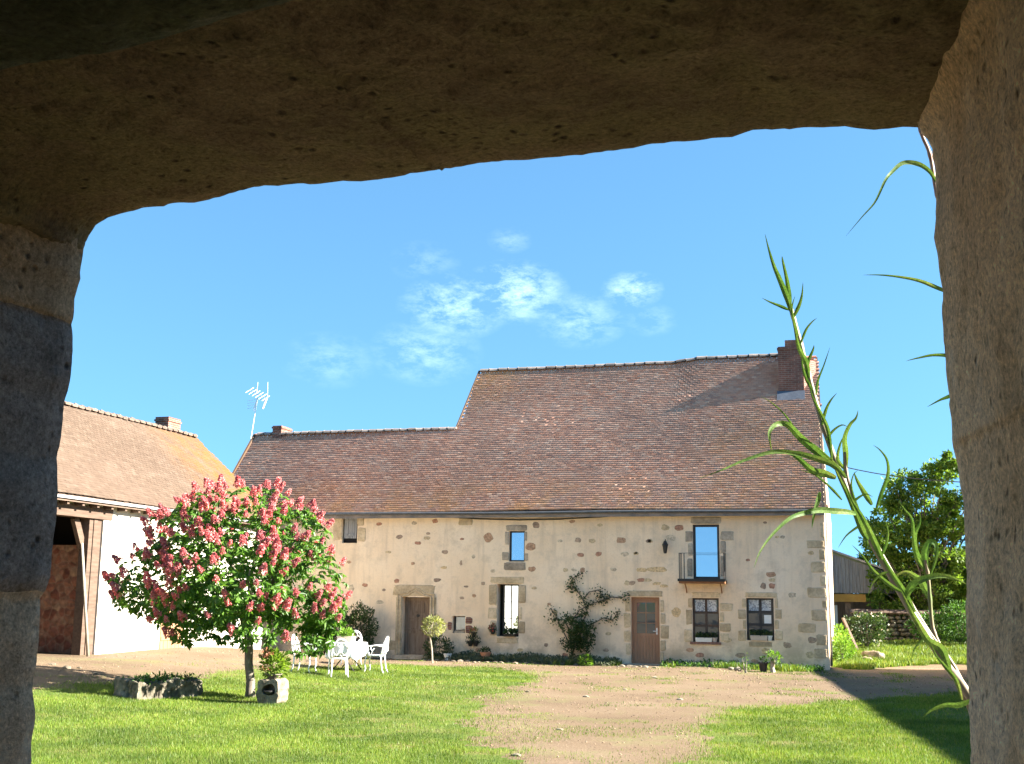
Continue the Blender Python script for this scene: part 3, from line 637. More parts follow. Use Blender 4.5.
small = [(396,516,7,4),(379,524,6,3.4),(414,523,6,4),(435,521,6,5),(399,537,7.5,4.5),(428,533.5,5,2.5),(427,538,7,3.5),(418,543,8,3.5),(388,552,7,3),(445,552,7,4),
 (462,539,4.5,2.4),(473.5,556.5,4,4),(461,563,3,5.5),(413,563.5,4.5,3.5),(444,567.5,6.5,3),(396.5,581,6,4.5),(437,580,8.5,4),(466,586.5,5,2),(349,562,5,3),
 (351,588,7,8),(462,598,5,3),(474,595.5,4.5,3.5),(483,583.5,4,3.5),(493,571,5,4),(532,569,7.5,5),(534,588,5,2.8),(488,538,10,10),(536,525,7,6),(572,521.5,6,3.5),(560,541,5,3),
 (578,540,6,5),(592,541,7,5),(621,540,10,6),(649,541,6,4),(580.5,555,6.5,4),(598.5,554,6.5,5),(625,554,8.5,4.5),(636,553.5,5,3),(531,547,11,8),(565.5,570,5,4),(582.5,570,5,5),(574,570,6,3),
 (613.5,569.5,6,3.5),(642,570,10,4),(665.5,527.5,8.5,6),(679,528,8.5,6),(671,538,10,6.5),(650,541,5,4),(636,553,4,2.5),(658,569.5,20,6),(608.5,633.5,6.5,3.5),(606,650,6,3.5),(546,645,4,4),
 (549,604,4,2.5),(555,612,6,4),(676,612.5,9,9),(765,522.5,4,2.5),(777,537,4,2.5),(782.5,537,5,3),(771,574.5,10,5),(772,580,7,3.5),(772,586,6,5),(763,586,5,6),(765.5,651,7,6),
 (641,580,8,4),(632,583,7,4),(648,580,8,3.5),(657,583.5,8,3.5),(664,586,9,3.2),(627,583,5,5),(380,602,7,4.5),(372,613,5,4),(378,628,6,5),(384,590,4,3),(792,595,7,5),(748,560,4,2.5),(811,553,6,4),
 (600,525,5,3),(700,655,8,5),(728,640,7,5),(740,655,9,5),(787,645,8,6),(812,640,8,6),(600,600,4,3),(690,650,7,4),(810,655,8,6),(755,661,7,4),(520,650,6,4),(565,655,6,4),(478,650,5,4),(365,585,6,4),(388,640,6,5)]
for i, (a, b, c, d) in enumerate(small):
    mb = MB(); pst(mb, a, b, c*1.12, d*1.08, i, .12); hb(mb, 'exposed_stone', 'rubble')
# quoins of the right corner, and the large blocks
for i, (x0_, y0_, x1_, y1_) in enumerate([(806,540,826,548.5),(819,549,826.5,560),(810.5,561,826.5,573),(820,575,826.8,586),(807,587,826.8,598),(811,609,827,621),(798,622.5,817,633),(816,634,827.3,646),(458.5,516.5,473,525.5),(822,600,827,608),(814,648,827.6,659),(820,522,826.3,538)]):
    mb = MB(); p, q = F(x0_, y0_), F(x1_, y1_); stone(mb, (p.x+min(q.x, XR-.01))/2, (p.z+q.z)/2, abs(min(q.x, XR-.01)-p.x), abs(p.z-q.z)*.97, .02, 50+i, .72, n=20); hb(mb, 'quoin', 'stone')

def surround(rects, name, mat='stone', parent=None, th=.022, sq=.8):
    for i, (x0_, y0_, x1_, y1_) in enumerate(rects):
        mb = MB(); p, q = F(x0_, y0_), F(x1_, y1_); stone(mb, (p.x+q.x)/2, (p.z+q.z)/2, abs(q.x-p.x), abs(p.z-q.z)*.97, th, int(x0_*7+y0_), sq, n=20)
        keep(mb.build('surround_stone' if name in ('surround', 'jamb', 'jamb_stones') else name, MT[mat], None), parent or house)

def frame_box(mb, r, w_, y0, y1, bars_v=(), bars_h=(), bw=.035):
    a, b, c, d = r
    mb.box((a, y0, c), (a+w_, y1, d)); mb.box((b-w_, y0, c), (b, y1, d)); mb.box((a+w_, y0, d-w_), (b-w_, y1, d)); mb.box((a+w_, y0, c), (b-w_, y1, c+w_))
    for t in bars_v: x = a+(b-a)*t; mb.box((x-bw/2, y0+.004, c+w_), (x+bw/2, y1-.004, d-w_))
    for t in bars_h: z = c+(d-c)*t; mb.box((a+w_, y0+.008, z-bw/2), (b-w_, y1-.008, z+bw/2))
def window(r, frame_mat, gl, depth=.14, fwid=.055, bv=(), bh=(), name='window', label=None, bw=.035):
    mb = MB(); frame_box(mb, r, fwid, FY+depth, FY+depth+.06, bv, bh, bw); f = keep(mb.build(name, MT[frame_mat], None), house)
    mb = MB(); a, b, c, d = r; mb.box((a+.01, FY+depth+.03, c+.01), (b-.01, FY+depth+.045, d-.01)); keep(mb.build('pane', MT[gl], None), f)
    if label: f['label'] = label
    return f
# loft hatch with board shutter
r = OP['loft']; mb = MB(); a, b, c, d = r
w0 = (b-a-.09)/3
for k in range(3): mb.box((a+.04+k*w0, FY+.07, c+.16), (a+.04+(k+1)*w0-.012, FY+.10, d-.03))
mb.box((a+.14, FY+.05, c+.25), (b-.16, FY+.07, c+.31)); mb.box((a+.14, FY+.05, d-.28), (b-.16, FY+.07, d-.22))
s_ = keep(mb.build('shutter', MT['shutter'], None), house); s_['label'] = 'grey board shutter under the eaves'
mb = MB(); mb.box((a+.01, FY+.12, c+.01), (b-.01, FY+.16, d-.01)); keep(mb.build('opening', MT['black'], None), s_)  # black sheet in place of the shade behind the shutter
surround([(334, 513, 342, 541), (358, 527, 365.5, 542), (357.5, 514, 364, 526)], 'jamb', 'stone', s_)
# upper window
f = window(OP['upper'], 'darkframe', 'glass_sky', .10, .05, label='small upper window reflecting the sky'); surround([(506,525,527,531), (505,531.5,509,545), (502,552,509,560.5), (524.6,531.5,527,541), (524.6,553,528,561), (504,562,525.5,570.5)], 'surround', 'stone_grey', f)
# tall window with cream curtain and an opened leaf on the left
r = OP['tall']; a, b, c, d = r
mb = MB(); frame_box(mb, (a, b, c, d), .03, FY+.36, FY+.42); f = keep(mb.build('window', MT['darkframe'], None), house); f['label'] = 'tall window with its leaf ajar mirroring the white barn'
mb = MB(); mb.box((a+.01, FY+.425, c+.01), (b-.01, FY+.44, d-.01)); keep(mb.build('opening', MT['black'], None), f)  # black sheet in place of the unlit room behind the leaf
ra = R(12.0); ux = Vector((math.cos(ra), -math.sin(ra), 0)); hx = Vector((b-.025, FY+.10, 0)); Lw = (b-a-.19)/math.cos(ra); q0 = hx-ux*Lw; zc = Vector((0, 0, c+.05)); zd = Vector((0, 0, d-.03)); ny_ = Vector((-math.sin(ra), -math.cos(ra), 0))
mb = MB()
for t, ww in ((0, .05), (.5, .018), (1, .05)): e_ = q0+ux*(Lw*t); mb.beam(e_+zc, e_+zd, ww, .04, ny_)
for t, ww in ((0, .05), (.33, .016), (.66, .016), (1, .05)): z_ = zc.lerp(zd, t); mb.beam(q0+z_, hx+z_, .036, ww)
lf_ = keep(mb.build('casement', MT['darkframe'], None), f)
mb = MB(); pn = ny_*.004; mb.add([q0+zc-pn, hx+zc-pn, hx+zd-pn, q0+zd-pn, q0+zc-pn*3, hx+zc-pn*3, hx+zd-pn*3, q0+zd-pn*3], [(0, 1, 2, 3), (7, 6, 5, 4)]); keep(mb.build('pane', MT['glass_bright'], None), lf_)
surround([(490,576.5,525,583.8), (489,584,496.8,606), (490,620,496.8,636), (488,607,496.8,619), (518.8,584,526,604), (518.8,607,522,620), (518.8,621,525,634), (496,637.2,519,643.5)], 'surround', 'stone', f)
# small square window
f = window(OP['small'], 'brownframe', 'glass', .16, .035, label='tiny square window near the old door')
mb = MB(); a, b, c, d = OP['small']; mb.box((a+.04, FY+.05, c), (b-.04, FY+.155, c+.07)); keep(mb.build('sill', MT['stone_grey'], None), f)
for i, (x0_, y0_, x1_, y1_) in enumerate([(465.5,617,472.5,624),(465.5,625,472.5,633.5),(447.5,621.5,452,630)]):
    mb = MB(); p, q = F(x0_, y0_), F(x1_, y1_); stone(mb, (p.x+q.x)/2, (p.z+q.z)/2, abs(q.x-p.x), abs(p.z-q.z), .02, i+90, .5, n=16); keep(mb.build('surround_brick', MT['brick'], None), f)
# french window and balcony
f = window(OP['balc'], 'darkframe', 'glass_sky', .08, .075, label='tall french window onto the balcony'); surround([(690,517,722,524), (685,531,692.8,542), (688,543,692.8,556), (687,558,692.8,577), (720.2,531,734,540.5), (720.2,541,726,553), (720.2,555,725,577)], 'surround', 'stone_grey', f)
p, q = F(681.5, 579), F(727, 585)
mb = MB(); mb.box((p.x, FY-.62, p.z-.14), (q.x, FY-.002, p.z-.03)); bal = keep(mb.build('balcony', MT['rust'], None), house)
mb = MB(); mb.box((p.x-.03, FY-.66, p.z-.08), (q.x+.03, FY-.621, p.z+.0)); keep(mb.build('fascia', MT['iron'], None), bal)
for xx in (p.x+.16, q.x-.16):
    mb = MB(); mb.tube([(xx, FY-.5, p.z-.11), (xx, FY-.2, p.z-.24), (xx, FY-.005, p.z-.42)], .018, 6); keep(mb.build('bracket', MT['rust'], None), bal)
mb = MB(); zt = p.z+.78
for xx in (p.x+.02, p.x+.17, q.x-.17, q.x-.02): mb.tube([(xx, FY-.6, p.z-.02), (xx, FY-.6, zt)], .014, 6)
for xx in (p.x+.02, q.x-.02):
    for yy in (-.1, -.35): mb.tube([(xx, FY+yy, p.z-.02), (xx, FY+yy, zt)], .010, 6)
    mb.tube([(xx, FY-.6, zt), (xx, FY-.0, zt)], .012, 6)
for zz in (zt,): mb.tube([(p.x+.02, FY-.6, zz), (q.x-.02, FY-.6, zz)], .006, 5)
keep(mb.build('railing', MT['iron'], None), bal)
# ground floor windows
for nm, lab, sr in (('winA', 'casement window below the balcony', [(691,592,721,597.6),(686,609,692.3,625),(684,629,692.3,642),(719.8,603,733,611),(719.8,612,724,622),(719.8,623,731,632),(719.8,633,729,641.5),(688,597.8,692.3,608)]),
                    ('winB', 'casement window right of the balcony', [(744,592,778,597.6),(738,609,746.2,619),(743,620,746.2,629),(738,630,746.2,641),(774.8,598,778,608),(774.8,609,782,619),(774.8,620,779,629),(774.8,630,783,640.5),(748,641.5,773,647),(742,598.5,746.2,608)])):
    r = OP[nm]; f = window(r, 'brownframe' if nm == 'winA' else 'darkframe', 'glass', .13, .05, (.5,), (.37, .67), label=lab, bw=.07 if nm == 'winA' else .08)
    a, b, c, d = r; h_ = d-c
    for k in (0, 1):
        x0_, x1_ = a+.07+(b-a-.1)*k*.5, a+.01+(b-a-.1)*(k*.5+.5); mb = MB(); n = 12
        for i in range(n):
            ta, tb = i/n, (i+1)/n
            mb.add([(x0_+(x1_-x0_)*ta, FY+.155+.003*(i % 2), d-h_*.34), (x0_+(x1_-x0_)*tb, FY+.155+.003*((i+1) % 2), d-h_*.34), (x0_+(x1_-x0_)*tb, FY+.155+.003*((i+1) % 2), d-.05), (x0_+(x1_-x0_)*ta, FY+.155+.003*(i % 2), d-.05)], [(0, 1, 2, 3)])
        keep(mb.build('lace_curtain', MT['lace'], None), f)
    if nm == 'winB':
        mb = MB(); mb.box((a+.52, FY+.15, c+.47), (b-.09, FY+.158, c+.76)); keep(mb.build('blind', MT['whitemetal'], None), f)
    surround(sr, 'surround', 'stone', f)
    if nm == 'winA': mb = MB(); mb.box((a-.08, FY-.06, c-.07), (b+.05, FY+.10, c-.002)); keep(mb.build('sill', MT['brick'], None), f)
# right door
r = OP['doorR']; a, b, c, d = r
mb = MB(); frame_box(mb, (a, b, c, d), .06, FY+.13, FY+.20); dr = keep(mb.build('door', MT['doorwood'], None), house); dr['label'] = 'oak door with six small panes'
mb = MB(); L0, L1 = a+.06, b-.06; zm = c+.93
mb.box((L0, FY+.15, c+.02), (L1, FY+.175, c+.14)); mb.box((L0, FY+.15, zm-.10), (L1, FY+.175, zm)); mb.box((L0, FY+.15, d-.17), (L1, FY+.175, d-.062))
mb.box((L0+.002, FY+.147, c+.015), (L0+.10, FY+.178, d-.064)); mb.box((L1-.10, FY+.147, c+.015), (L1-.002, FY+.178, d-.064))
nb = 6
for k in range(nb):
    xx = L0+.1+(L1-L0-.2)*k/nb; mb.box((xx+.004, FY+.158, c+.14), (xx+(L1-L0-.2)/nb-.004, FY+.17, zm-.10))
gx0, gx1, gz0, gz1 = L0+.10, L1-.10, zm, d-.17
mb.box(((gx0+gx1)/2-.014, FY+.152, gz0), ((gx0+gx1)/2+.014, FY+.174, gz1))
for t in (1/3, 2/3): z = gz0+(gz1-gz0)*t; mb.box((gx0, FY+.153, z-.012), (gx1, FY+.173, z+.012))
lf = keep(mb.build('door_leaf', MT['doorwood'], None), dr)
mb = MB(); mb.box((gx0, FY+.161, gz0), (gx1, FY+.166, gz1)); keep(mb.build('glazing', MT['glass'], None), dr)
mb = MB(); mb.tube([(L1-.05, FY+.15, c+1.0), (L1-.05, FY+.10, c+1.0), (L1-.16, FY+.10, c+1.0)], .011, 6); mb.box((L1-.07, FY+.143, c+.9), (L1-.03, FY+.15, c+1.1)); keep(mb.build('handle', MT['whitemetal'], None), dr)
surround([(627,590.3,663,596.8), (625,597.5,630.8,612), (624,612.5,630.8,628), (624,630,630.8,642), (626,643,630.8,655), (660.3,600,664,612), (660.3,613,665.5,624), (660.3,625,669,639), (660.3,640,666,651), (660.3,652,664,663)], 'surround', 'stone', dr)
mb = MB(); mb.box((a-.15, FY-.35, -.05), (b+.15, FY+.12, .028)); keep(mb.build('doorstep', MT['stone_grey'], None), dr)
# old left door
r = OP['doorL']; a, b, c, d = r
mb = MB(); y0_, y1_ = FY+.22, FY+.26
mb.box((a, y0_+.03, c), (b, y1_+.02, d))
def fr(x0, x1, z0, z1, w_=.07, y=y0_):
    mb.box((x0, y, z0), (x0+w_, y+.04, z1)); mb.box((x1-w_, y, z0), (x1, y+.04, z1)); mb.box((x0+w_, y+.001, z0), (x1-w_, y+.039, z0+w_)); mb.box((x0+w_, y+.001, z1-w_), (x1-w_, y+.039, z1))
fr(a+.02, b-.02, c+.02, c+.78, .09); fr(a+.02, b-.02, c+.80, c+1.16, .07); fr(a+.02, b-.02, c+1.18, d-.02, .09)
fr(a+.27, b-.27, c+1.36, d-.18, .05, y0_+.005)
mb.box((a+.02, y0_-.03, c+.775), (b-.02, y0_, c+.82))
dl = keep(mb.build('door', MT['oldwood'], None), house); dl['label'] = 'old brown panelled door in a moulded stone surround'
mb = MB(); zc = (c+d)/2+.33
mb.lathe([(.05, 0), (.05, .03)], (0, 0, 0), 10); 
mb.v = [( (a+b)/2+v[0], y0_-.002-v[2], zc+v[1]) for v in mb.v]; keep(mb.build('knocker', MT['iron'], None), dl)
surround([(393,584.5,436,596.5)], 'lintel', 'stone', dl, .03, .85)
mb = MB()   # moulded frame with an ogee over the door
for off in (.05, .16):
    pts = [(a-off, FY-.03, c), (a-off, FY-.03, d+off*.7)]
    m_ = (a+b)/2
    pts += [(a-off+.1, FY-.03, d+off*.7), (m_-.32, FY-.03, d+off*.7+.02), (m_-.15, FY-.03, d+off*.7+.12), (m_, FY-.03, d+off*.7+.2), (m_+.15, FY-.03, d+off*.7+.12), (m_+.32, FY-.03, d+off*.7+.02), (b+off-.1, FY-.03, d+off*.7), (b+off, FY-.03, d+off*.7), (b+off, FY-.03, c)]
    mb.tube(pts, .028, 8)
mb.box((a-.22, FY-.022, c), (a-.002, FY+.01, d+.0)); mb.box((b+.002, FY-.022, c), (b+.22, FY+.01, d))
keep(mb.build('moulding', MT['stone'], None), dl)
surround([(430,613,438,621), (388,640,396,650)], 'jamb_stones', 'stone', dl)
mb = MB(); mb.box((a-.2, FY-.28, -.05), (b+.2, FY+.2, .115)); keep(mb.build('doorstep', MT['stone_grey'], None), dl)
# wall lantern
p = F(666, 546); mb = MB(); mb.lathe([(.03, .16), (.10, .02), (.085, .0), (.05, -.22), (.03, -.24)], (p.x, FY-.18, p.z), 6); wl = keep(mb.build('wall_lantern', MT['iron'], None), house)
mb = MB(); mb.tube([(p.x, FY, p.z+.05), (p.x, FY-.1, p.z+.2), (p.x, FY-.18, p.z+.16)], .013, 6); keep(mb.build('lantern_arm', MT['iron'], None), wl)
# aerial
b0 = onY(249.5, 447, 40.9); t0 = onY(257.5, 398, 40.9); mb = MB()
mb.tube([b0+Vector((0, 0, -.9)), b0, t0], .017, 6); q = t0
mb.beam(q+Vector((-.35, 0, .32)), q+Vector((.35, 0, -.02)), .03, .03)
for k in range(6):
    c_ = q+Vector((-.35, 0, .32)).lerp(Vector((.35, 0, -.02)), k/5); mb.tube([c_+Vector((-.03, -.25, -.14)), c_+Vector((.03, .25, .14))], .009, 4)
mb.tube([q+Vector((-.05, 0, .0)), q+Vector((-.02, 0, .62))], .01, 4); mb.tube([q+Vector((.42, 0, .05)), q+Vector((.40, 0, .6))], .01, 4)
mb.beam(q+Vector((.40, 0, -.0)), q+Vector((.24, 0, -.42)), .09, .03); mb.tube([q, q+Vector((.35, 0, -.15))], .014, 5); mb.tube([q+Vector((-.15, 0, -.5)), q], .018, 5)
for k in range(4): mb.tube([q+Vector((-.42, 0, -.1-.1*k)), q+Vector((-.05, 0, -.05-.1*k))], .008, 4)
keep(mb.build('television_aerial', MT['whitemetal'], None), house)

# ================================================================== BARN (left)
BX = -19.0; SB = .9; BEX, BEZ = -18.70, 4.42; BR = -22.0; BRZ = BEZ+SB*(BEX-BR); BY0, BY1 = 16.0, 36.7
barn = empty('barn', (BX, 30, gz(BX, 30)), 0, 'white plastered barn with a tiled roof patched with orange lichen and an open cart bay', 'barn')
oy0 = 21.5; jY = onX(101, 560, BX).y; oz1 = onX(80, 517, BX).z
mb = MB()
def wx(y0, y1, z0, z1, x=BX, t=.5): mb.box((x-t, y0, z0), (x, y1, z1))
wx(jY, BY1, -.2, 4.3); wx(BY0, oy0, -.2, 4.3); wx(oy0, jY, oz1+.28, 4.3)
mb.add([(BX, BY1, -.2), (2*BR-BX, BY1, -.2), (2*BR-BX, BY1, 4.3), (BR, BY1, BRZ-.1), (BX, BY1, 4.3)], [(0, 1, 2, 3, 4)])
mb.add([(BX, BY0, -.2), (2*BR-BX, BY0, -.2), (2*BR-BX, BY0, 4.3), (BR, BY0, BRZ-.1), (BX, BY0, 4.3)], [(4, 3, 2, 1, 0)])
mb.box((2*BR-BX, BY0, -.2), (2*BR-BX+.4, BY1, 4.3))
keep(mb.build('wall', MT['white_plaster'], None), barn)
mb = MB(); mb.box((2*BR-BX+.4, jY+.03, 0), (BX-.502, jY+.4, onY(70, 545, jY+.03).z)); ir = keep(mb.build('inner_wall', MT['redrubble'], None), barn)
mb = MB(); mb.box((2*BR-BX+.4, jY+.9, 0), (BX-.502, jY+.95, 4.6)); keep(mb.build('loft_shade_panel', MT['black'], None), barn)  # black panel painted in for the shade above the inner wall
pA, pB = onX(88, 560, BX), onX(100.5, 560, BX)
mb = MB(); w_ = (pB.y-pA.y)/3
for k in range(3): mb.box((BX-.3+.0*k, pA.y+k*w_+.01, .3), (BX-.04+.015*(k % 2), pA.y+(k+1)*w_-.01, oz1))
keep(mb.build('post', MT['beam'], None), barn)
mb = MB(); mb.box((BX-.35, oy0-.4, oz1), (BX+.03, jY+.35, oz1+.30)); keep(mb.build('lintel_beam', MT['beam'], None), barn)
mb = MB(); mb.beam((BX-.22, pA.y-.38, oz1), (BX-.22, pA.y+.02, oz1-.75), .12, .2); keep(mb.build('brace', MT['beam'], None), barn)
mb = MB(); mb.box((BX-.4, oy0-3, oz1+.5), (BX+.12, jY+1.1, oz1+.68)); keep(mb.build('wall_plate', MT['oldwood'], None), barn)
# roof
mb = MB(); ze = BEZ-.07; zt = BRZ-.07; xb = 2*BR-BEX
vs = [(BEX, BY0, ze), (BEX, BY1+.12, ze), (BR, BY1+.12, zt), (BR, BY0, zt), (xb, BY1+.12, ze), (xb, BY0, ze)]; lo = [(v[0], v[1], v[2]-.12) for v in vs]
mb.add(vs+lo, [(0, 1, 2, 3), (3, 2, 4, 5), (7, 6, 9, 8), (8, 9, 11, 10), (1, 0, 6, 7), (5, 4, 10, 11), (0, 3, 9, 6), (3, 5, 11, 9), (2, 1, 7, 8), (4, 2, 8, 10)])
brf = keep(mb.build('roof', MT['ridge2'], None), barn)
vB = (BEX-BR)*math.sqrt(1+SB*SB)
t2 = tile_rows('tiles', (BEX, 22.0, BEZ-.02), (0, 1, 0), (-1, 0, SB), BY1+.1-22.0, vB, lambda u, v: (v < vB-.03), MT['tile2'], wob=lambda u, v: .02*np.sin(u*.5+v*.6))
keep(t2, brf)
add_ridge(lambda t: (BR, 22+t*(BY1-21.9), BRZ+.0), 46, 'y', MT['ridge2'], brf, .11, .07)
mb = MB(); mb.box((BEX-.02, BY0, BEZ-.13), (BEX+.05, BY1, BEZ-.06)); keep(mb.build('eaves_board', MT['shutter'], None), brf)
for k in range(22):
    mb = MB(); y = 22.5+k*.62; mb.box((BX-.3, y, BEZ-.26), (BEX-.05, y+.09, BEZ-.165)); keep(mb.build('rafter', MT['beam'], None), brf)
a = onX(166.5, 432, BR); b = onX(178, 420, BR); c_ = onX(178, 420, BR)
mb = MB(); mb.box((BR-.45, a.y, BRZ-.4), (BR+.05, a.y+.75, a.z+.52)); mb.box((BR-.48, a.y-.03, a.z+.38), (BR+.08, a.y+.78, a.z+.44)); keep(mb.build('chimney', MT['brick'], None), brf)
p, q = onX(160, 626, BX), onX(181, 651, BX)
mb = MB(); n = 6; z0_ = gz(BX, p.y)
for k in range(n): yy = p.y+(q.y-p.y)*k/n; mb.box((BX-.02, yy+.008, z0_), (BX+.03, yy+(q.y-p.y)/n-.008, 2.05))
mb.box((BX+.03, p.y+.03, .7), (BX+.05, q.y-.03, .8)); mb.box((BX+.03, p.y+.03, 1.7), (BX+.05, q.y-.03, 1.8))
bd = keep(mb.build('plank_door', MT['doorwood'], None), barn)
# leaning pole
p, q = onX(82, 543, BX+.12), onX(88.5, 651, BX+.45)
mb = MB(); mb.tube([Vector((q.x, q.y, gz(q.x, q.y)-.03)), Vector((p.x, p.y, p.z))], [.04, .033], 8); o = mb.build('wooden_pole', MT['palebark'], None, smooth=True)
tag(o, 'pale wooden pole leaning in the open bay of the white barn', 'pole')

# ================================================================== RIGHT WING (outside the frame, throws the long shadow)
wing = empty('long_barn', (10, 18, 0), 0, 'long stone barn closing the right side of the yard', 'barn')
def wp(y, off, z): return (11.57+(37.3-y)*.119+off, y, z)
y0_, y1_ = -8, 40.4; RZ = 7.6
mb = MB(); mb.add([wp(y0_, -4, 0), wp(y1_, -4, 0), wp(y1_, -4, 4.3), wp(y0_, -4, 4.3), wp(y0_, 4, 0), wp(y1_, 4, 0), wp(y1_, 4, 4.3), wp(y0_, 4, 4.3), wp(y0_, 0, RZ-.1), wp(y1_, 0, RZ-.1)],
  [(0, 3, 2, 1), (4, 5, 6, 7), (1, 2, 9, 6, 5), (0, 4, 7, 8, 3)]); keep(mb.build('wall', MT['plaster'], None), wing)
mb = MB(); v_ = []
for y in (y0_-.2, y1_+.1):
    v_ += [wp(y, -4.3, 4.2), wp(y, 0, RZ), wp(y, 4.3, 4.2), wp(y, 4.3, 4.05), wp(y, 0, RZ-.15), wp(y, -4.3, 4.05)]
mb.add(v_, [(0, 1, 7, 6), (1, 2, 8, 7), (2, 3, 9, 8), (3, 4, 10, 9), (4, 5, 11, 10), (5, 0, 6, 11), (5, 4, 3, 2, 1, 0), (6, 7, 8, 9, 10, 11)]); keep(mb.build('roof', MT['tile2'], None), wing)
for yy in (8, 20, 30):
    mb = MB(); x_ = wp(yy, -4, 0)[0]; mb.beam((x_-.02, yy-1, 1.25), (wp(yy+1, -4, 0)[0]-.02, yy+1, 1.25), .06, 2.5); keep(mb.build('door', MT['oldwood'], None), wing)

# ================================================================== STONE OUTBUILDING we look out of
OYo, OYi = 1.5, .70
outb = empty('stone_outbuilding', (-.5, 1.1, .4), 0, 'dark rough stone doorway framing the whole view across the yard', 'doorway')
def lump(p, s1=.02, s2=.006, sd_=0.0):
    v = Vector(p); n1 = noise.noise_vector(v*2.3)*s1*1.6; n2 = noise.noise_vector(v*11)*s2*1.5; n3 = noise.noise_vector(v*34)*s2*1.1+noise.noise_vector(v*85)*s2*.9
    return n1+n2+n3
def jamb_block(name, pix, outdir, mat, seed, y0=OYo, y1=OYi, nd=64, step=.008, outset=.5, amp=1.0, rake=0.0, shrink=0.0):
    """pix: outline pixels of the opening edge on the outer face; swept back to the inner face with a rough surface."""
    P = [onY(x, y, OYo) for (x, y) in pix]; pts = [P[0]]
    for i in range(len(P)-1):
        n = max(1, int((P[i+1]-P[i]).length/step))
        for k in range(1, n+1): pts.append(P[i].lerp(P[i+1], k/n))
    o = Vector(outdir); mb = MB(); vs = []; prof = []
    ns = 14
    for k in range(ns+1): prof.append((y0, outset*(1-k/ns)**1.0))
    for k in range(1, nd+1): prof.append((y0+(y1-y0)*k/nd, 0))
    for k in range(1, ns+1): prof.append((y1, outset*k/ns))
    m = len(prof)
    for i, p in enumerate(pts):
        e = min(i, len(pts)-1-i)*step
        for (yy, of) in prof:
            t = (y0-yy)/(y0-y1) if y0 != y1 else 0
            q = Vector((p.x, yy, p.z))+o*(of-rake*t)
            d = lump(q, .009*amp, .004*amp, seed); fade = min(1.0, (t+of*3)/.45)
            q = q+Vector((d.x, d.y*.6, d.z))*(.40+.60*min(1, fade))
            if of == 0 and (t < .03 or t > .97): q = q+o*.006
            gcut = max(0.0, 1-e/.014) if shrink else 0
            q = q+o*gcut*shrink
            vs.append(q)
    fs = []
    for i in range(len(pts)-1):
        for k in range(m-1): fs.append((i*m+k, i*m+k+1, (i+1)*m+k+1, (i+1)*m+k))
    for base in (0, (len(pts)-1)*m):
        fs.append(tuple(base+k for k in range(m)))
    mb.add(vs, fs); return keep(mb.build(name, MT[mat], None, smooth=True), outb)
Lp = [(88,205),(89,232),(90,245),(86,262),(84,280),(79,300),(78,326)]
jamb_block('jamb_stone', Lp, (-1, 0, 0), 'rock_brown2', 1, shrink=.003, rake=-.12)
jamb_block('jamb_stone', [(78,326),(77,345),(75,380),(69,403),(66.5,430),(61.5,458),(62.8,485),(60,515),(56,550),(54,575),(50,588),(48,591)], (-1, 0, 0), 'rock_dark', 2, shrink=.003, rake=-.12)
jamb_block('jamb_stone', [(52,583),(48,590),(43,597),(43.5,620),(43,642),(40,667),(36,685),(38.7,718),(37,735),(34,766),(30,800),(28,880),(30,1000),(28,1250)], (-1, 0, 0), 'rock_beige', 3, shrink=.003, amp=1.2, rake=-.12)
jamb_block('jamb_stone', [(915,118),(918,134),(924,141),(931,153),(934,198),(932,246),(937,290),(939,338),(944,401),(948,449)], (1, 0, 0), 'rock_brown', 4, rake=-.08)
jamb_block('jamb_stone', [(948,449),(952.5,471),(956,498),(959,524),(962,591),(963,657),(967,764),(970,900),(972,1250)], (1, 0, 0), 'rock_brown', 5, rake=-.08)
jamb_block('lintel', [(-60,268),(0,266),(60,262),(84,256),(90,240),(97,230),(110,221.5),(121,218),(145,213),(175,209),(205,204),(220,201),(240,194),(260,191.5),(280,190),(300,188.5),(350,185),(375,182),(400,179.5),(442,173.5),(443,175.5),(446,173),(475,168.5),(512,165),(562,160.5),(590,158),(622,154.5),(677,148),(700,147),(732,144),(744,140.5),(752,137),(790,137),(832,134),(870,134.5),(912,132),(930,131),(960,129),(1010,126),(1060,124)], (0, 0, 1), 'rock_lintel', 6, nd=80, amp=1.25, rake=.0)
# rough inner beam behind the lintel, sagging to the left
p0_, p1_ = onY(-40, 112, .68), onY(400, 12, .68)
d_ = (p1_-p0_).normalized(); mb = MB(); A0 = p0_-d_*.8; A1 = p1_+d_*.8; nseg, nr = 150, 60; vs = []; fs = []
for i in range(nseg+1):
    c = A0.lerp(A1, i/nseg)
    for k in range(nr):
        a = 2*math.pi*k/nr; ca, sa = math.cos(a), math.sin(a); ca = math.copysign(abs(ca)**.35, ca); sa = math.copysign(abs(sa)**.35, sa)
        q = Vector((c.x, .50+ca*.19, c.z+.14+sa*.14)); vs.append(q+lump(q, .012, .004, 9))
for i in range(nseg):
    for k in range(nr): fs.append((i*nr+k, i*nr+(k+1) % nr, (i+1)*nr+(k+1) % nr, (i+1)*nr+k))
fs += [tuple(range(nr)), tuple(nseg*nr+k for k in range(nr))]
mb.add(vs, fs); keep(mb.build('inner_beam', MT['rock_green'], None, smooth=True), outb)
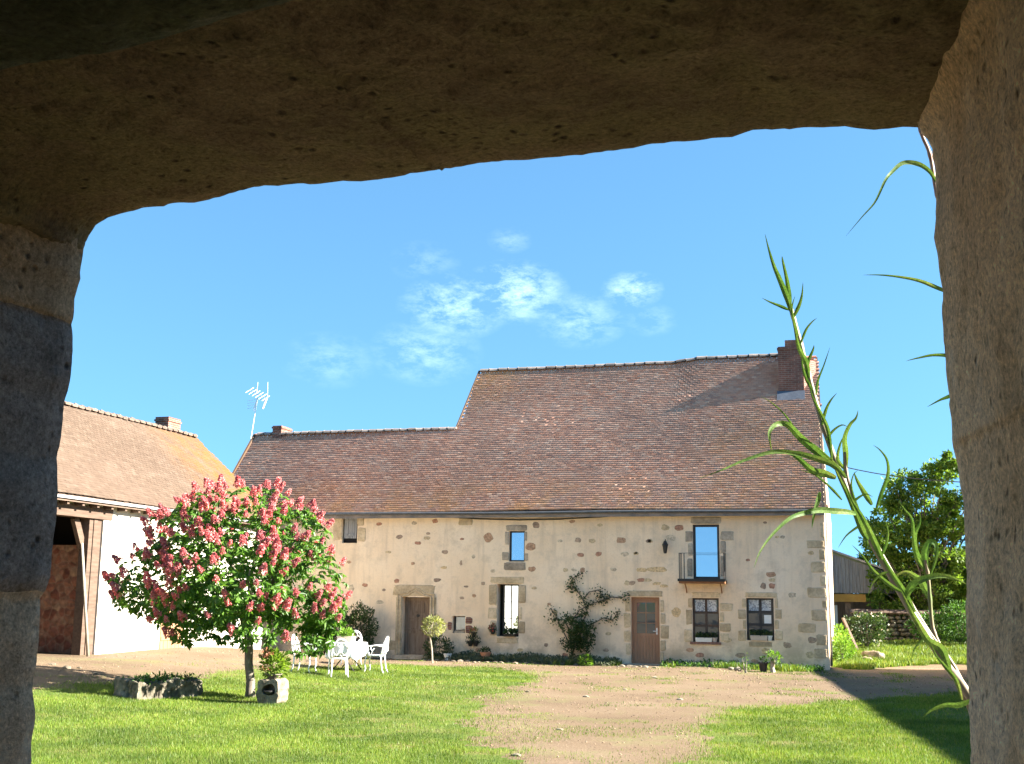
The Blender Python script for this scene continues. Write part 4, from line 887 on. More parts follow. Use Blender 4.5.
# the rest of the wall, the room behind and its roof
mb = MB(); ya, yb_ = OYi+.02, OYo-.02; xl, xr = -1.10-.4, .10+.42; zt = 2.56+.22
mb.box((-6, ya, -.2), (xl, yb_, 4.3)); mb.box((xr, ya, -.2), (4.5, yb_, 4.3)); mb.box((xl, ya+.001, zt), (xr, yb_-.001, 4.3))
mb.box((-6, -6, -.2), (-5.5, -5.4, 4.3)); mb.box((-6, .2, -.2), (-5.5, ya, 4.3)); mb.box((-6, -5.4, 3.15), (-5.5, .2, 4.3)); mb.box((4.0, -6, -.2), (4.5, ya, 4.3)); mb.box((.6, -6.5, -.2), (4.5, -6, 4.3)); mb.box((-6, -6.5, -.2), (-5.4, -6.001, 4.3)); mb.box((-5.4, -6.5, 3.15), (.6, -6.001, 4.3))  # west and rear sides opened, out of view, to bring skylight onto the jambs
mb.box((.72, OYo-.015, -.2), (1.45, OYo+.50, 4.2))     # unseen buttress, added to keep the sun off the left jamb
keep(mb.build('wall', MT['wallstone'], None), outb)
mb = MB(); mb.box((-5.5, -6, 3.2), (4.0, ya, 3.3)); keep(mb.build('ceiling', MT['oldwood'], None), outb)
mb = MB(); mb.add([(-6.3, -6.8, 4.2), (4.8, -6.8, 4.2), (4.8, -2.5, 5.25), (-6.3, -2.5, 5.25), (-6.3, 1.75, 4.2), (4.8, 1.75, 4.2), (-6.3, -6.8, 4.3), (4.8, -6.8, 4.3), (4.8, -2.5, 5.38), (-6.3, -2.5, 5.38), (-6.3, 1.75, 4.3), (4.8, 1.75, 4.3)],
  [(6, 7, 8, 9), (9, 8, 11, 10), (3, 2, 1, 0), (4, 5, 2, 3), (0, 1, 7, 6), (5, 4, 10, 11), (1, 2, 8, 7), (2, 5, 11, 8), (3, 0, 6, 9), (4, 3, 9, 10)]); keep(mb.build('roof', MT['ridge2'], None), outb)

# ================================================================== TREES AND PLANTS
def limb(mb, p, q, r0_, r1_, n=7, wob_=.05, seg_=6):
    p, q = Vector(p), Vector(q); pts = []
    for i in range(seg_+1):
        t = i/seg_; v = p.lerp(q, t); L = (q-p).length
        if 0 < i < seg_: v = v+Vector(noise.noise_vector(v*2.1+Vector((3, 1, 7))))*wob_*L
        pts.append(v)
    mb.tube(pts, [r0_+(r1_-r0_)*i/seg_ for i in range(seg_+1)], n); return pts

# ---- the pink flowering chestnut
def chestnut():
    TY = 21.1; base = GP(250, 698); TY = base.y
    t = empty('chestnut_tree', base, 0, 'round chestnut tree covered in pink blossom on the left lawn', 'tree')
    def W_(px, py, dy=0.0): return onY(px, py, TY+dy)
    mb = MB(); tr = W_(249, 648); tr.y = TY
    pts = [base-Vector((0, 0, .06)), base+Vector((.0, 0, .12)), base.lerp(tr, .35)+Vector((.02, 0, 0)), base.lerp(tr, .7)+Vector((-.015, 0, 0)), tr, W_(246, 615)]
    mb.tube(pts, [.125, .098, .088, .082, .085, .07], 12); fork = W_(247, 625)
    ends = [(150, 590, -.4), (190, 545, .7), (220, 510, -.6), (262, 498, .3), (300, 530, -.7), (318, 580, .4), (285, 600, 1.1), (205, 600, -1.2), (240, 560, 1.3), (250, 570, -1.3), (180, 615, .6), (300, 615, -.5)]
    for (x, y, dy) in ends:
        e = W_(x, y, dy); pp = limb(mb, fork+Vector((0, 0, random.uniform(-.2, .15))), e, .05, .014, 7, .07)
        for k in range(4):
            s_ = pp[random.randint(2, 5)]; limb(mb, s_, s_+Vector((random.uniform(-.7, .7), random.uniform(-.7, .7), random.uniform(0, .7))), .016, .005, 5, .05, 3)
    keep(mb.build('trunk', MT['bark'], None, smooth=True), t)
    SCX = 1/51.0
    lobes = [(232, 572, 0, 84, 66, 88), (160, 583, -.1, 46, 40, 55), (302, 592, .1, 42, 50, 60), (243, 522, .1, 76, 38, 70), (196, 612, -.5, 40, 28, 45), (302, 630, -.2, 36, 24, 42), (250, 618, -.9, 52, 28, 40),
             (190, 530, .2, 42, 30, 50), (290, 540, -.2, 42, 34, 50), (135, 592, .0, 24, 20, 26), (185, 632, -.4, 14, 12, 20), (322, 612, 0, 24, 26, 30), (238, 578, -1.1, 60, 42, 40)]
    P = []; D = []
    for (x, y, dy, rx, rz, ry) in lobes:
        c = W_(x, y, dy); n = int(rx*rz*.185)
        d = nrm(rng.normal(size=(n, 3))); rr = (.60+.42*rng.random(n)**.55)
        p = np.array(c)+d*rr[:, None]*np.array([rx, ry, rz])*SCX; P.append(p); D.append(d)
    P = np.concatenate(P); D = np.concatenate(D)
    nn = np.array([noise.noise(Vector(p)*1.9) for p in P]); k = nn > -.12; P, D = P[k], D[k]
    # palmate leaves: 6 drooping leaflets each
    n = len(P); A = nrm(D*.75+np.array([0, -.15, .55])+rng.normal(0, .28, (n, 3))); X = nrm(np.cross(A, rng.normal(size=(n, 3)))); Y = np.cross(A, X)
    LP, LD, LS = [], [], []
    for j in range(6):
        a = (j-2.5)*.98+rng.normal(0, .1, n); dr = np.cos(a)[:, None]*X+np.sin(a)[:, None]*Y
        dd = nrm(dr*.95+A*.15+np.array([0, 0, -.75])); LP.append(P); LD.append(dd); LS.append((.165-.016*abs(j-2.5))*(.7+.5*rng.random(n)))
    o = leaves('crown', np.concatenate(LP), np.concatenate(LD), np.concatenate(LS), MT['leaf_ch'], wid=.42, fold=.10); keep(o, t)
    # blossoms: upright panicles
    def panicle(seed):
        r_ = np.random.default_rng(seed); m = 120; tt = r_.random(m)**.8; a = r_.uniform(0, 2*np.pi, m); rad = .075*(1-tt*.7)*(.55+.5*r_.random(m))
        c = np.stack([rad*np.cos(a), rad*np.sin(a), tt*.17], -1); q = .014+.007*r_.random(m)
        N1 = nrm(r_.normal(size=(m, 3))); N2 = nrm(np.cross(N1, r_.normal(size=(m, 3)))); N3 = np.cross(N1, N2)
        V = np.stack([c+N1*q[:, None], c+N2*q[:, None], c-N1*q[:, None], c-N2*q[:, None], c+N3*q[:, None]], 1)
        o = npmesh('blossom', V, 5, [(0, 1, 2, 3), (0, 4, 2)], MT['blossom']); m_ = o.data; bpy.data.objects.remove(o); return m_
    meshes = [panicle(i) for i in range(5)]
    cand = []
    order = rng.permutation(len(P))
    vis = lambda p, d: d[2]*.7-d[1]*.6+rng.normal(0, .3)
    for i in order:
        p, d = P[i], D[i]
        if d[2] < -.55 or vis(p, d) < .12: continue
        # must sit near the outer surface of the whole crown
        inside = False
        for (x, y, dy, rx, rz, ry) in lobes:
            c = np.array(W_(x, y, dy)); e = (p-c)/(np.array([rx, ry, rz])*SCX)
            if np.linalg.norm(e) < .80: inside = True; break
        if inside: continue
        if any(np.linalg.norm(p-q[0]) < (.11 if noise.noise(Vector(p)*2.3) > .08 else .21) for q in cand): continue
        cand.append((p, d))
        if len(cand) > 255: break
    cand.sort(key=lambda c: c[0][1])
    full = []
    for k, (p, d) in enumerate(cand):
        dirv = Vector((d[0]*.8+random.gauss(0, .25), d[1]*.8+random.gauss(0, .2), .75)).normalized(); mt_ = Matrix.Translation(Vector(p)+Vector(d)*.04) @ dirv.to_track_quat('Z', 'Y').to_matrix().to_4x4() @ Matrix.Diagonal((*(random.uniform(.8, 1.4),)*3, 1))
        if k < 100:
            o = bpy.data.objects.new('blossom', meshes[k % 5]); COL.objects.link(o); o.matrix_world = mt_; keep(o, t)
        else: full.append((mt_, meshes[k % 5]))
    V = []
    for mt_, me in full:
        c = np.empty(len(me.vertices)*3, np.float32); me.vertices.foreach_get('co', c); m_ = np.array(mt_); V.append(c.reshape(-1, 3)@m_[:3, :3].T+m_[:3, 3])
    V = np.concatenate(V).reshape(-1, 5, 3); o = npmesh('blossoms', V, 5, [(0, 1, 2, 3), (0, 4, 2)], MT['blossom']); o['kind'] = 'stuff'; keep(o, t)
chestnut()

def bush(name, c, rad, n, size, mat, label, cat='shrub', parent=None, shell=.45, group=None, stems=4, wid=.5, up_=.3, stemmat='bark'):
    c = Vector(c); z0_ = gz(c.x, c.y); t = empty(name, (c.x, c.y, z0_), 0, label, cat, group) if parent is None else parent
    d = nrm(rng.normal(size=(n, 3))); rr = shell+(1-shell)*rng.random(n)**.6
    P = np.array(c)+d*rr[:, None]*np.array(rad); nz_ = np.array([noise.noise(Vector(p)*3.2/max(rad)) for p in P]); P = P+d*nz_[:, None]*np.array(rad)*.45
    k = (nz_ > -.22) & (P[:, 2] > z0_+.01) & (P[:, 1] < FY-.03 if c.y < FY and c.x < XR+.2 else True); P, d = P[k], d[k]
    D = nrm(d+rng.normal(0, .5, P.shape)+np.array([0, 0, up_])); o = leaves('foliage', P, D, size*(.6+.8*rng.random(len(P))), mat, wid=wid); keep(o, t)
    if stems:
        mb = MB()
        for k in range(stems):
            e = c+Vector((random.uniform(-.5, .5)*rad[0], random.uniform(-.5, .5)*rad[1], random.uniform(.2, .7)*rad[2])); limb(mb, (c.x+random.uniform(-.05, .05), c.y, z0_-.03), e, .015+.02*rad[2], .006, 5, .06, 4)
        keep(mb.build('stems', MT[stemmat], None), t)
    return t
# plants against the farmhouse
p = F(367, 628); bush('shrub', (p.x, FY-.62, .85), (.52, .5, .85), 3600, .085, MT['leaf_dark'], 'tall dark rose bush against the wall left of the old door')
p = F(444, 648); bush('shrub', (p.x, FY-.55, .38), (.45, .35, .4), 1500, .07, MT['leaf_dark'], 'low dark rosemary bush under the tiny square window')
p = F(331, 640); bush('shrub', (p.x, FY-.8, .6), (.6, .5, .6), 2200, .09, MT['leaf_dark'], 'dark bush behind the white garden table')
# border strip along the wall
def border(x0_, x1_, n, hh, mat, label, name='border_plants'):
    x = rng.uniform(x0_, x1_, n); y = FY-.05-rng.random(n)**1.4*.85; z = g(x, y)+rng.random(n)*hh*(.35+.65*vnoise(x, y*0, 2.2, 3))*(1-(FY-y)*.6)
    P = np.stack([x, y, z], -1); D = nrm(rng.normal(size=(n, 3))*.7+np.array([0, -.2, .7])); o = leaves(name, P, D, .05+.06*rng.random(n), mat, wid=.5)
    tag(o, label, 'ground cover', kind='stuff')
a_, b_ = F(405, 655).x, F(620, 660).x
border(a_+.9, b_, 5200, .36, MT['leaf_grey'], 'low shaded border plants along the foot of the farmhouse wall')
border(F(664, 660).x, F(824, 660).x, 1300, .26, MT['leaf_mid'], 'thin pale weeds at the foot of the wall below the two casement windows', 'wall_foot_weeds')
blades('wall_foot_grass', 9000, (F(560, 660).x, XR), (FY-1.3, FY-.05), .05, .2, .02, lambda x, y: (vnoise(x, y, 1.5, 4) > .56) & ~((x > OP['doorR'][0]-.2) & (x < OP['doorR'][1]+.2)), MT['grassblade'], 'ragged grass tufts along the foot of the house front')
# climbing rose with bare arms
def climber():
    b = F(572, 659); t = empty('climbing_rose', (b.x, FY-.15, 0), 0, 'climbing rose with spreading arms trained up the wall left of the oak door', 'climber')
    arms = [[(573,659),(571,640),(572,622),(580,610),(592,604),(603,600),(611,597)], [(573,655),(577,635),(588,612),(583,598),(577,590),(571,585),(574,578),(584,573)], [(571,645),(562,628),(556,615),(551,608)], [(574,640),(590,625),(604,618),(613,620),(620,610)],
            [(583,600),(590,592),(599,590),(604,597)], [(570,630),(565,620),(558,619),(552,620)], [(577,588),(570,588),(566,590)], [(603,601),(612,597),(622,598),(628,595)]]
    mb = MB(); P = []; 
    for ar in arms:
        pts = [Vector((F(*q).x, FY-.06-.05*random.random(), F(*q).z)) for q in ar]; n = len(pts); mb.tube(pts, [.026*(1-i/n*.7) for i in range(n)], 6)
        for i in range(n-1):
            for k in range(44 if i > 1 else 8): P.append(pts[i].lerp(pts[i+1], random.random())+Vector((random.gauss(0, .085), random.gauss(-.03, .05), random.gauss(0, .085))))
    keep(mb.build('stems', MT['bark'], None), t)
    n = 2900; x = rng.normal(0, 1, (n, 3)); x = x/np.linalg.norm(x, axis=1, keepdims=True)*rng.random((n, 1))**.45
    c = F(580, 632); Q = np.array([c.x, FY-.32, c.z])+x*np.array([.6, .24, .85]); k = (vnoise(Q[:, 0], Q[:, 2], 3.5, 3) > .47) & (Q[:, 2] > .05); P = np.concatenate([np.array(P), Q[k]]); P[:, 1] = np.minimum(P[:, 1], FY-.03)
    D = nrm(rng.normal(size=P.shape)+np.array([0, -.5, .2])); keep(leaves('foliage', P, D, .05+.05*rng.random(len(P)), MT['leaf_dark'], wid=.6), t)
climber()
p = F(593, 662); bush('leafy_plant', (p.x, FY-1.0, .14), (.2, .18, .15), 260, .09, MT['leaf_bright'], 'small pale green plant at the foot of the climbing rose', 'plant', stems=2)

def pot(loc, r, h, mat, label, foliage=None, name='flower_pot', petals=None, fr=(.2, .2, .2), n=260, sz=.06, cat='flower pot', group=None, trail=0):
    t = empty(name, loc, 0, label, cat, group); mb = MB()
    mb.lathe([(r*.68, 0), (r*.72, .01), (r*.95, h*.82), (r*1.08, h*.83), (r*1.08, h), (r*.92, h), (r*.9, h*.85)], tuple(loc), 18, cap=False); mb.lathe([(r*.68, .002), (.001, .002)], tuple(loc), 18, cap=False)
    keep(mb.build('pot', MT[mat], None, smooth=False), t)
    mb = MB(); mb.lathe([(r*.9, h*.86), (.001, h*.9)], tuple(loc), 14, cap=False); keep(mb.build('soil', MT['soil'], None), t)
    if foliage:
        c = np.array(loc)+np.array([0, 0, h+fr[2]*.7]); d = nrm(rng.normal(size=(n, 3))); P = c+d*np.array(fr)*rng.random((n, 1))**.5
        keep(leaves('foliage', P, nrm(d+np.array([0, 0, .3-trail])), sz*(.6+.8*rng.random(n)), MT[foliage], wid=.6), t)
        if petals:
            m = int(n*.35); d = nrm(rng.normal(size=(m, 3))+np.array([0, -.4, .7])); P = c+d*np.array(fr)*1.05; keep(leaves('flowers', P, nrm(rng.normal(size=(m, 3))), np.full(m, .035), MT[petals], wid=.9), t)
    return t
def on_ground(px, py): return GP(px, py)
pot(on_ground(241, 650.5), .21, .36, 'terra', 'terracotta pot with a leafy plant beside the barn corner, larger of the pair', 'leaf_mid', fr=(.26, .26, .3), n=420, sz=.1)
pot(on_ground(231, 651), .15, .26, 'terra', 'smaller terracotta pot left of the large one beside the barn corner', 'leaf_mid', fr=(.18, .18, .2), n=260, sz=.08)
pot(on_ground(254.5, 651.5), .19, .3, 'whitepot', 'white pot with a pale plant behind the chestnut trunk', 'leaf_bright', fr=(.2, .2, .22), n=260, sz=.08)
p = F(455, 655); pot((p.x, FY-.75, gz(p.x, FY-.75)), .13, .22, 'whitepot', 'small pale pot between the rosemary bush and the tall window', 'leaf_grey', fr=(.16, .16, .12), n=160)
p = F(489.5, 660); pot((p.x, FY-.45, gz(p.x, FY-.45)+.04), .17, .24, 'terra', 'dark red pot on the ground below the tall window', 'leaf_dark', fr=(.15, .15, .08), n=140)
p = F(777, 660); 
# window sill boxes and pots
def sill_box(x0_, x1_, y, z, hh, mat, label, fol='leaf_dark', pet=None, n=160):
    t = empty('window_box', ((x0_+x1_)/2, y, z), 0, label, 'window box'); mb = MB(); mb.hexa([(x0_+.02, y-.07, z+.002), (x1_-.02, y-.07, z+.002), (x1_-.02, y+.07, z+.002), (x0_+.02, y+.07, z+.002), (x0_, y-.09, z+hh), (x1_, y-.09, z+hh), (x1_, y+.09, z+hh), (x0_, y+.09, z+hh)])
    keep(mb.build('planter', MT[mat], None), t)
    P = np.stack([rng.uniform(x0_, x1_, n), rng.uniform(y-.1, y+.08, n), z+hh+rng.random(n)*.14], -1); keep(leaves('foliage', P, nrm(rng.normal(size=(n, 3))+np.array([0, -.2, .6])), .05+.03*rng.random(n), MT[fol], wid=.7), t)
    if pet: P = P[:n//3]+np.array([0, -.03, .03]); keep(leaves('flowers', P, nrm(rng.normal(size=P.shape)), np.full(len(P), .04), MT[pet], wid=.9), t)
a, b, c, d = OP['winA']; sill_box(a+.08, a+.60, FY+.02, c, .13, 'whitepot', 'white window box on the sill below the balcony')
pot((b-.15, FY+.03, c), .085, .14, 'paleterra', 'small pale pot on the sill beside the white window box', 'leaf_dark', fr=(.08, .08, .08), n=70, sz=.05)
a, b, c, d = OP['winB']; sill_box(a+.1, a+.62, FY+.02, c, .15, 'paleterra', 'pale clay window box on the sill of the right casement window')
pot((b-.14, FY+.03, c), .08, .15, 'whitepot', 'small pale pot on the sill of the right casement window', 'leaf_dark', fr=(.07, .07, .07), n=60, sz=.05)
a, b, c, d = OP['tall']; sill_box(a+.25, b-.06, FY-.02, c, .08, 'iron', 'dark trough of trailing plants on the sill of the tall window', 'leaf_dark', None, 260)
p = F(493.5, 631)
def wallpot(px, py, label, pet=None, fol='leaf_dark'):
    p = F(px, py); t = empty('hanging_pot', (p.x, FY-.12, p.z), 0, label, 'wall pot'); mb = MB(); mb.lathe([(.05, -.1), (.1, .05), (.11, .05), (.11, .07)], (p.x, FY-.13, p.z), 14); keep(mb.build('pot', MT['iron'], None), t)
    mb = MB(); mb.tube([(p.x, FY, p.z+.12), (p.x, FY-.13, p.z+.08)], .008, 5); keep(mb.build('bracket', MT['iron'], None), t)
    n = 90; d = nrm(rng.normal(size=(n, 3))); P = np.array([p.x, FY-.14, p.z+.1])+d*.14*rng.random((n, 1))**.5; keep(leaves('foliage', P, nrm(d+np.array([0, -.2, .1])), np.full(n, .06), MT[fol], wid=.6), t)
    if pet: P = P[:40]+np.array([0, -.04, .02]); keep(leaves('flowers', P, nrm(rng.normal(size=P.shape)), np.full(len(P), .045), MT[pet], wid=.9), t)
wallpot(471.5, 643, 'left one of two dark pots hanging on the wall beside the tall window'); wallpot(477, 643, 'right one of two dark pots hanging on the wall beside the tall window')
wallpot(475, 634, 'small pot of rusty dried flowers hanging above the pair of wall pots', 'petal_rust', 'leaf_olive')
wallpot(494, 631, 'pot of red flowers hanging at the left edge of the tall window', 'petal_red')
# right casement: the pot on a stump with a pale plant
b = GP(773, 672.5)
t = empty('wooden_stump', b, 0, 'pale knobbly stump standing in the weeds below the right window', 'stump'); mb = MB(); mb.tube([b-Vector((0, 0, .05)), b+Vector((-.02, 0, .15)), b+Vector((.01, 0, .34))], [.09, .06, .075], 9); o_ = keep(mb.build('stump', MT['palebark'], None), t)
pot((b.x-.27, b.y+.05, gz(b.x, b.y)+.0), .13, .28, 'iron', 'black pot beside the pale stump below the right window', 'leaf_mid', fr=(.1, .1, .1), n=60, sz=.06)
bush('leafy_plant', (b.x+.02, b.y, .42), (.2, .15, .15), 170, .09, MT['leaf_bright'], 'bright green seedling growing beside the pale stump', 'plant', stems=3)
p = GP(745, 673); bush('leafy_plant', (p.x, p.y, .3), (.12, .1, .34), 70, .05, MT['leaf_bright'], 'thin pale weed under the left edge of the right window', 'plant', stems=2, shell=.1, stemmat='palebark')
p = GP(786, 668); bush('leafy_plant', (p.x, p.y, .3), (.14, .1, .3), 60, .05, MT['leaf_olive'], 'thin dry weed right of the pale stump', 'plant', stems=4, shell=.1, stemmat='palebark')
for i, (px, py, s_) in enumerate(((738, 671, .09), (742, 669.5, .06), (731, 670, .07))):
    p = GP(px, py); mb = MB(); mb.rock((p.x, p.y, p.z+s_*.5), (s_*1.2, s_, s_*.8), 2, .25, i+30); tag(mb.build('rock', MT['troughstone'], None, smooth=True), ['white rounded stone at the wall foot between the two casement windows, largest of three', 'smallest white stone of the three at the wall foot', 'pale stone of the three at the wall foot nearest the oak door'][i], 'stone', 'stones at the wall foot')
# olive standard
def olive():
    b = GP(432.5, 663); t = empty('young_tree', b, 0, 'slender young tree with a small round pale crown in front of the old door', 'tree'); TY = b.y
    mb = MB(); top = onY(430, 636, TY); mb.tube([b-Vector((0, 0, .05)), b.lerp(top, .5)+Vector((.02, 0, 0)), top], [.03, .026, .022], 8)
    for (x, y) in ((422, 628), (427, 620), (434, 619), (441, 622), (445, 627), (432, 624)): limb(mb, top, onY(x, y, TY+random.uniform(-.15, .15)), .016, .006, 5, .05, 4)
    keep(mb.build('trunk', MT['palebark'], None), t); n = 750; d = nrm(rng.normal(size=(n, 3))); c = np.array(onY(433.5, 626, TY)); P = c+d*np.array([.37, .33, .3])*(.35+.65*rng.random((n, 1))**.5)
    keep(leaves('crown', P, nrm(d+rng.normal(0, .5, (n, 3))), .055+.045*rng.random(n), MT['leaf_olive'], wid=.4), t)
olive()
# stone trough on the lawn
def trough():
    a, b = GP(140, 700), GP(200, 697); d = (b-a).normalized(); nrm_ = Vector((-d.y, d.x, 0)); L = (b-a).length; Wd = .62; Ht = .34
    c0 = (a+b)/2+nrm_*Wd/2; t = empty('stone_trough', (c0.x, c0.y, gz(c0.x, c0.y)), 0, 'low mossy stone trough filled with plants on the left lawn', 'trough')
    mb = MB(); cor = [a-d*.05, b+d*.05, b+d*.05+nrm_*Wd, a-d*.05+nrm_*Wd]; path = []
    for k in range(4):
        p_, q_ = cor[k], cor[(k+1) % 4]; m = 34 if k % 2 == 0 else 16
        path += [(p_.lerp(q_, l/m)) for l in range(m)]
    ctr = (cor[0]+cor[2])/2; vs = []; K = 16; n = len(path)
    for k, p_ in enumerate(path):
        inw = (ctr-p_); inw.z = 0; inw.normalize(); zb = gz(p_.x, p_.y)
        crack = -.035 if noise.noise(Vector((k*.55, 3, 1))) > .28 else 0.0
        for l in range(K):
            if l < 8: q_ = p_+Vector((0, 0, zb+Ht*l/7-.03-p_.z)); nn_ = -inw
            elif l < 12: q_ = p_+inw*.15*(l-8)/3+Vector((0, 0, zb+Ht-.02-p_.z)); nn_ = Vector((0, 0, 1))
            else: q_ = p_+inw*.15+Vector((0, 0, zb+Ht-.03-Ht*.6*(l-11)/4-p_.z)); nn_ = inw
            e = noise.noise(q_*4)*.07+noise.noise(q_*11)*.035+noise.noise(q_*25)*.015+crack
            vs.append(q_+nn_*e+Vector((0, 0, noise.noise(p_*3+Vector((5, 5, 5)))*.05*(l > 6))))
    mb.add(vs, [(k*K+l, ((k+1) % n)*K+l, ((k+1) % n)*K+l+1, k*K+l+1) for k in range(n) for l in range(K-1)]); keep(mb.build('stone_rim', MT['mossy'], None, smooth=False), t)
    mb = MB(); z_ = gz(c0.x, c0.y)+Ht*.62; mb.add([tuple(a)[:2]+(z_,), tuple(b)[:2]+(z_,), tuple(b+nrm_*Wd)[:2]+(z_,), tuple(a+nrm_*Wd)[:2]+(z_,)], [(0, 1, 2, 3)]); keep(mb.build('soil', MT['soil'], None), t)
    n = 330; u, v = rng.random(n), rng.random(n); P = np.array(a)+u[:, None]*np.array(b-a)+v[:, None]*np.array(nrm_*Wd); P[:, 2] = z_+.02+.1*rng.random(n)+.1*vnoise(u*4, v*3, 1, 2)
    keep(leaves('foliage', P, nrm(rng.normal(size=(n, 3))+np.array([0, 0, .6])), .05+.05*rng.random(n), MT['leaf_mid'], wid=.4), t)
trough()
# hollow stone block with a bowl and a geranium, right of the chestnut trunk
def pedestal():
    b = GP(272, 703.5); t = empty('carved_stone_block', b, 0, 'pale hollowed stone block standing on the lawn just right of the chestnut trunk', 'stone block')
    hw = .215; hh = .44; z = b.z; y = b.y; mb = MB()
    n = 28; ringO = []; ringI = []
    cz = z+.26
    for k in range(n):
        a = 2*math.pi*k/n; ca, sa = math.cos(a), math.sin(a); m_ = max(abs(ca), abs(sa)); w1 = hw*(1.0-.12*max(0, sa)); ringO.append((b.x+ca/m_*w1+random.uniform(-.012, .012), y-.20, z+hh*.5+sa/m_*hh*.52+random.uniform(-.012, .012))); ringI.append((b.x+.02+ca*.13, y-.215, cz+sa*.11))
    ringB = [(v[0], y+.24, v[2]) for v in ringO]; ringD = [(v[0], y+.02, v[2]) for v in ringI]
    vs = ringO+ringI+ringB+ringD; fs = []
    for k in range(n):
        q = (k+1) % n; fs += [(k, q, n+q, n+k), (q, k, 2*n+k, 2*n+q), (n+k, n+q, 3*n+q, 3*n+k)]
    fs.append(tuple(range(3*n, 4*n))); fs.append(tuple(range(2*n, 3*n))[::-1]); mb.add(vs, fs); mb.v = [tuple(Vector(v)+Vector(noise.noise_vector(Vector(v)*5))*.03+Vector(noise.noise_vector(Vector(v)*14))*.012) for v in mb.v]; keep(mb.build('block', MT['troughstone'], None), t)
    mb = MB(); mb.lathe([(.05, -.075), (.10, -.03), (.115, .01), (.10, .01)], (b.x+.02, y-.14, cz-.02), 16); o = mb.build('bowl', MT['iron'], None, smooth=True); tag(o, 'dark round bowl sitting in the hollow of the pale stone block', 'bowl')
    r = pot((b.x, y+.02, z+hh*1.01), .15, .10, 'mossy', 'leggy geranium with rusty pink flower heads on top of the hollowed stone block', 'leaf_tree', name='potted_geranium', fr=(.26, .2, .26), n=420, sz=.085, cat='potted plant')
    m = 260; cc = nrm(rng.normal(size=(9, 3))+np.array([0, -.2, 1.1])); C_ = np.array([b.x+.03, y, z+.78])+cc*np.array([.28, .2, .22]); P = C_[rng.integers(0, 9, m)]+rng.normal(0, .035, (m, 3)); keep(leaves('flowers', P, nrm(rng.normal(size=(m, 3))), np.full(m, .04), MT['petal_rust'], wid=.9), r)
pedestal()

# ================================================================== GARDEN TABLE AND CHAIRS
TC = GP(349, 672); 
def make_chair(name='garden_chair'):
    t = empty(name, (0, 0, 0))
    def part(mb, nm): return keep(mb.build(nm, MT['whitemetal'], None, smooth=True), t)
    # faces +X, seat .44 high
    mb = MB(); n = 28; prof = []
    for k in range(n):
        a = 2*math.pi*k/n; ca, sa = math.cos(a), math.sin(a); prof.append((math.copysign(abs(ca)**.7, ca)*.22, math.copysign(abs(sa)**.7, sa)*.225))
    mb.add([(x, y, .425) for x, y in prof]+[(x, y, .455) for x, y in prof], [tuple(range(n))[::-1], tuple(range(n, 2*n))]+[(k, (k+1) % n, n+(k+1) % n, n+k) for k in range(n)]); part(mb, 'seat')
    for sy in (-1, 1):
        mb = MB(); mb.tube([(.20, sy*.19, .43), (.225, sy*.21, .25), (.20, sy*.21, .1), (.24, sy*.225, 0)], [.021, .019, .016, .019], 7); part(mb, 'leg')
        mb = MB(); mb.tube([(-.20, sy*.18, .43), (-.21, sy*.19, .25), (-.235, sy*.20, .1), (-.28, sy*.21, 0)], [.021, .019, .016, .019], 7); part(mb, 'leg')
        mb = MB(); mb.tube([(-.25, sy*.20, .68), (-.08, sy*.245, .70), (.12, sy*.25, .68), (.205, sy*.245, .64), (.20, sy*.24, .57), (.13, sy*.235, .56), (.12, sy*.23, .61)], .0165, 7)
        mb.tube([(.205, sy*.243, .63), (.16, sy*.235, .52), (.18, sy*.22, .45)], .015, 7); part(mb, 'armrest')
    mb = MB(); arc = []
    for k in range(15):
        a = math.pi*k/14; arc.append((-.215-.09*(math.sin(a)*.9+.25), math.cos(a)*.215, .56+math.sin(a)*.36))
    mb.tube([(-.20, .20, .44)]+arc+[(-.20, -.20, .44)], .0185, 7)
    for sy in (-1, 1):   # scrolls inside the back
        lp = [(-.24-.05*(i/14), sy*(.10+.085*math.cos(2*math.pi*i/14)), .66+.12*math.sin(2*math.pi*i/14)) for i in range(15)]; mb.tube(lp, .011, 6)
    lp = [(-.27-.02*math.sin(2*math.pi*i/14), .07*math.cos(2*math.pi*i/14), .80+.085*math.sin(2*math.pi*i/14)) for i in range(15)]; mb.tube(lp, .011, 6)
    mb.tube([(-.21, 0, .44), (-.25, 0, .62), (-.28, 0, .72)], .012, 6); mb.tube([(-.225, .2, .52), (-.225, -.2, .52)], .011, 6); part(mb, 'backrest')
    return t
ch0 = make_chair()
def copy_tree(o, parent=None):
    c = o.copy(); COL.objects.link(c)
    if parent is not None: c.parent = parent
    for k in o.children: copy_tree(k, c)
    return c
specs = [((304, 672.5), 0.05, 'white scrolled metal armchair left of the table, facing right'), ((375, 672.5), math.pi+.10, 'white scrolled metal armchair right of the table, facing left'),
         ((338, 676.5), math.pi/2+.55, 'white scrolled metal armchair on the near side of the table, its back to us'), ((351, 665.2), -math.pi/2+.1, 'white metal armchair mostly hidden behind the cloth covered table')]
for i, ((px, py), rz, lab) in enumerate(specs):
    c = ch0 if i == 0 else copy_tree(ch0)
    tag(c, lab, 'chair', 'white garden armchairs round the table'); p = GP(px, py); c.location = p; c.rotation_euler.z = rz
